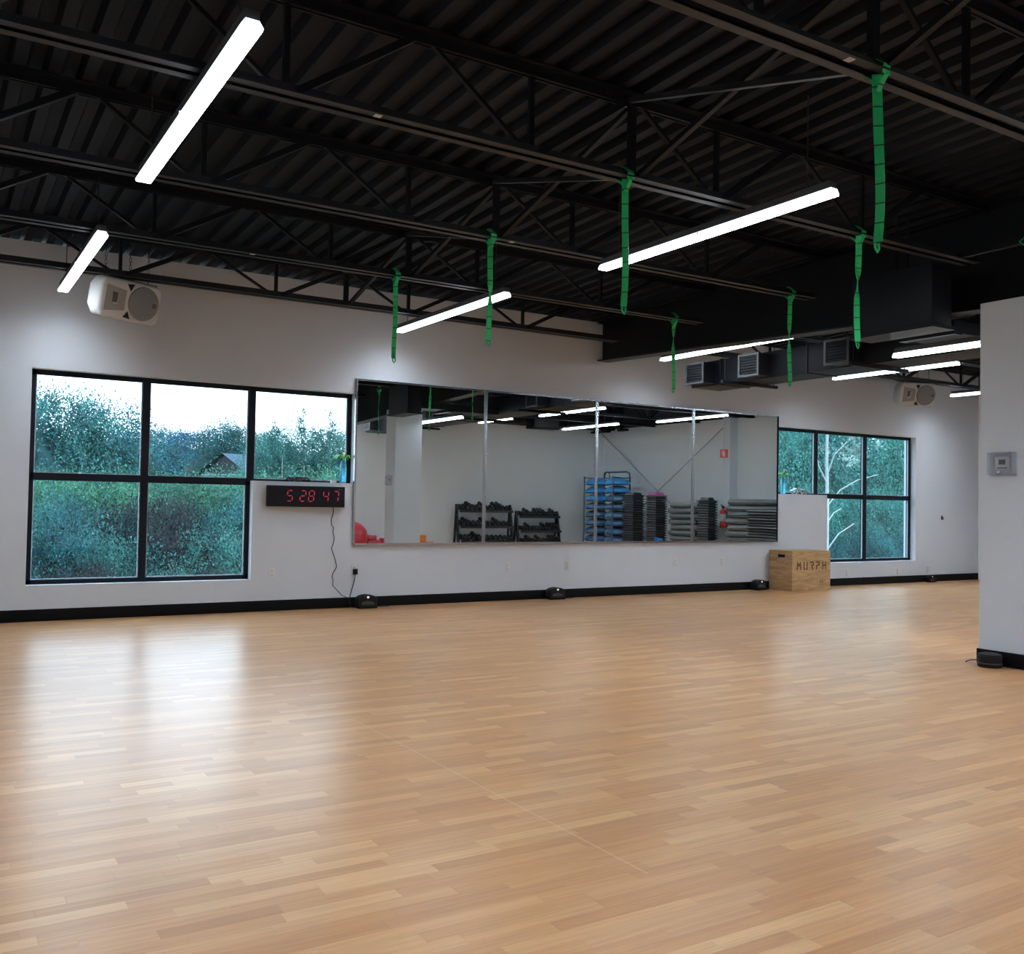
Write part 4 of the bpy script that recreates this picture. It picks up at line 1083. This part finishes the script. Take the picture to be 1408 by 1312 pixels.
# left tree mass
for k, (px, py, d_, rx, rz, c_) in enumerate([(22, 556, 22, 3.0, 3.4, TE), (62, 549, 21, 2.3, 3.2, TE), (98, 551, 22, 2.3, 3.2, TE2), (136, 560, 22, 2.4, 3.0, TE), (170, 578, 23, 2.2, 2.7, TE), (-25, 552, 22, 3, 3.4, TE)]):
    plant('tree', px, py - 12, d_, rx, rz, c_, 'leafy tree filling the top left pane, %s from the left' % (ORD[k] if k < 5 else 'last'))
# right pane of the left window
for k, (px, py, d_, rx, rz) in enumerate([(380, 590, 26, 1.7, 2.6), (400, 588, 25, 2.0, 2.6), (436, 590, 26, 2.0, 2.6), (468, 588, 25, 2.0, 2.7), (505, 585, 25, 2.2, 2.8), (545, 585, 25, 2.4, 2.8)]):
    plant('tree', px, py, d_, rx, rz, TE2, 'green tree in the upper right pane above the clock, %s from the left' % ORD[k])
for k, (px, py) in enumerate([(390, 565), (420, 580), (366, 584), (452, 584)]):
    plant('tall', px, py, 24, .9, 2.3, (.03, .12, .11), 'slender taller tree rising from the upper right pane, %s' % ['tallest', 'second tallest', 'beside the middle mullion', 'above the aqua vase'][k], M['birch'], inner=False)
# light green hedge line at sill level
HG = 'shrubs in the pale green line outside the left window'
for k in range(15):
    px = -20 + k * 37
    plant('shrub', px, 636 + 5 * math.sin(k * 1.9), 13 + 1.2 * math.sin(k), 1.45, 1.9, GR if k % 2 else (.055, .19, .135), 'pale green shrub at eye level outside the left window, %s from the left' % ORD[k], group=HG, cat='shrub')
# near dark shrubs filling the lower panes
NG = 'dark shrubs below the left window'
cols = [TE, DK, TE2, TE, PU, DK, PU, DK]
for k in range(9):
    px = -10 + k * 48
    plant('shrub', px, 668 + 10 * math.sin(k * 2.3), 7.5, 1.15, 1.9, cols[(k + 1) % 8], 'dark teal shrub in the upper part of the lower left panes, %s from the left' % ORD[k], group=NG, cat='shrub')
cols2 = [DK, DK, TE, TE2, DK, PU, TE2]
for k in range(8):
    px = 15 + k * 47
    plant('shrub', px, 712 + 12 * math.sin(k * 1.7 + 1), 5.2, .95, 1.6, cols2[k % 7], 'teal shrub lower down outside the left window, %s from the left' % ORD[k], group=NG, cat='shrub')
for k in range(7):
    px = 20 + k * 55
    plant('shrub', px, 768 + 6 * math.sin(k * 2.7), 3.7, .75, 1.1, [TE, PU, PU, DK, TE2, PU, TR][k], 'low shrub at the bottom of the left window, %s from the left' % ORD[k], group=NG, cat='shrub')
# house roof
hc = at_y(305, 623, D + 33)
ho = thing('house', 'grey gabled house roof rising above the shrubs outside the left window', 'house', (hc.x, D + 33, GZ))
zr = hc.z - GZ
ho.rotation_euler = (0, 0, math.radians(28))
MB().box(.15, 6.8, -1.5, 1.5, 0, zr - .95).build('walls', M['house_wall'], ho)
m = MB()
m.add([(0, -1.75, zr - 1.0), (0, 0, zr), (0, 1.75, zr - 1.0), (7, -1.75, zr - 1.0), (7, 0, zr), (7, 1.75, zr - 1.0)], [(0, 1, 4, 3), (1, 2, 5, 4), (0, 3, 5, 2)])
m.build('roof', M['roof_tile'], ho)
MB().add([(.16, -1.5, zr - .95), (.16, 1.5, zr - .95), (.16, 0, zr - .1)], [(0, 1, 2)]).build('gable', M['frame'], ho)
# right window: dense trees
RG = 'trees crowding the right window'
rcols = [TR, (.064, .250, .215), TE2, (.058, .220, .205)]
k = 0
for row, (d_, top, rx, rz) in enumerate([(15, 490, 2.9, 4.8), (10, 560, 1.9, 3.4), (7.5, 660, 1.3, 2.2), (5.5, 722, 1.0, 1.4)]):
    n = [6, 7, 8, 8][row]
    for j in range(n):
        px = 1045 + (1290 - 1045) * (j + .5 * (row % 2)) / (n - 1)
        lab = ['tall teal-green tree at the back behind the right window', 'bushy teal-green tree close behind the right window', 'teal shrub at mid height behind the right window', 'low dark teal shrub at the bottom of the right window'][row]
        plant('tree' if row < 2 else 'shrub', px, top + 8 * math.sin(j * 2.1 + row), d_, rx, rz, rcols[(j + row) % 4] if row != 3 else (DK if j % 2 else TE), '%s, %s from the left' % (lab, ORD[j]), group=RG, cat='tree' if row < 2 else 'shrub')
# white birch
c = at_y(1137, 700, D + 4.6)
r = thing('birch_tree', 'slim white-barked birch standing close outside the right window', 'tree', (c.x, D + 4.6, GZ))
MB().tube([(-.02, 0, 0), (.03, 0, 1.6), (0, 0, 3.2), (.04, .02, 4.4), (-.02, 0, 5.5), (0, 0, 6.6), (.03, 0, 8)], [.06, .055, .05, .044, .036, .03, .02], 9).build('trunk', M['birch'], r)
for pts in [[(0, 0, 4.35), (.35, -.1, 4.75), (.85, -.2, 5.0), (1.5, -.3, 5.15)], [(0, 0, 4.9), (-.3, 0, 5.3), (-.5, 0, 5.9)], [(0, 0, 5.1), (.25, 0, 5.6), (.7, -.1, 6.0), (1.1, -.1, 6.2)], [(0, 0, 3.3), (.3, -.1, 3.7), (.8, -.15, 3.95)], [(0, 0, 3.95), (.25, 0, 4.2), (.5, 0, 4.3)]]:
    MB().tube(pts, [.018, .015, .011, .007][:len(pts)], 6).build('branch', M['birch'], r)
me = foliage('foliage', 700, (1, .7, .6), 0, .045, 77, 16, .2)
o = bpy.data.objects.new('foliage', me); COL.objects.link(o); o.parent = r; o.location = (.7, -.2, 5.9); o.color = (.24, .36, .34, 1)

# ------------------------------------------------------------------ light
wd = bpy.data.worlds.new('overcast_sky'); SC.world = wd; wd.use_nodes = True
nt = wd.node_tree; bg = nt.nodes['Background']
tc = N(nt, 'ShaderNodeTexCoord'); sp = N(nt, 'ShaderNodeSeparateXYZ'); nt.links.new(tc.outputs['Generated'], sp.inputs[0])
rp = N(nt, 'ShaderNodeValToRGB'); e = rp.color_ramp
e.elements[0].position = 0; e.elements[0].color = (.86, .91, 1.0, 1); e.elements[1].position = .8; e.elements[1].color = (.60, .77, 1.0, 1)
k_ = e.elements.new(.12); k_.color = (.78, .88, 1.0, 1)
nt.links.new(sp.outputs['Z'], rp.inputs[0]); nt.links.new(rp.outputs[0], bg.inputs['Color']); bg.inputs['Strength'].default_value = 4.0
fill = bpy.data.lights.new('tree_fill', 'SUN'); fill.energy = 2.6; fill.angle = math.radians(40); fill.color = (1, .98, .94)  # added to brighten the trees; the overcast sky has no such source
so = bpy.data.objects.new('tree_fill', fill); COL.objects.link(so); so.rotation_euler = (math.radians(35), 0, math.radians(12)); so.location = (5, 0, 30)

# ------------------------------------------------------------------ camera
cam = bpy.data.cameras.new('camera'); co = bpy.data.objects.new('camera', cam); COL.objects.link(co)
cam.sensor_fit = 'HORIZONTAL'; cam.sensor_width = 36; cam.lens = F_ / 1408 * 36; cam.clip_start = .05; cam.clip_end = 500
mw = Matrix((RT, UP, -fw)).transposed().to_4x4(); mw.translation = (0, 0, H); co.matrix_world = mw
SC.camera = co
SC.view_settings.view_transform = 'Standard'; SC.view_settings.look = 'None'; SC.view_settings.exposure = .17
SC.cycles.use_denoising = True
SC.cycles.max_bounces = 10; SC.cycles.diffuse_bounces = 5; SC.cycles.glossy_bounces = 5; SC.cycles.transparent_max_bounces = 12
SC.cycles.sample_clamp_indirect = 6
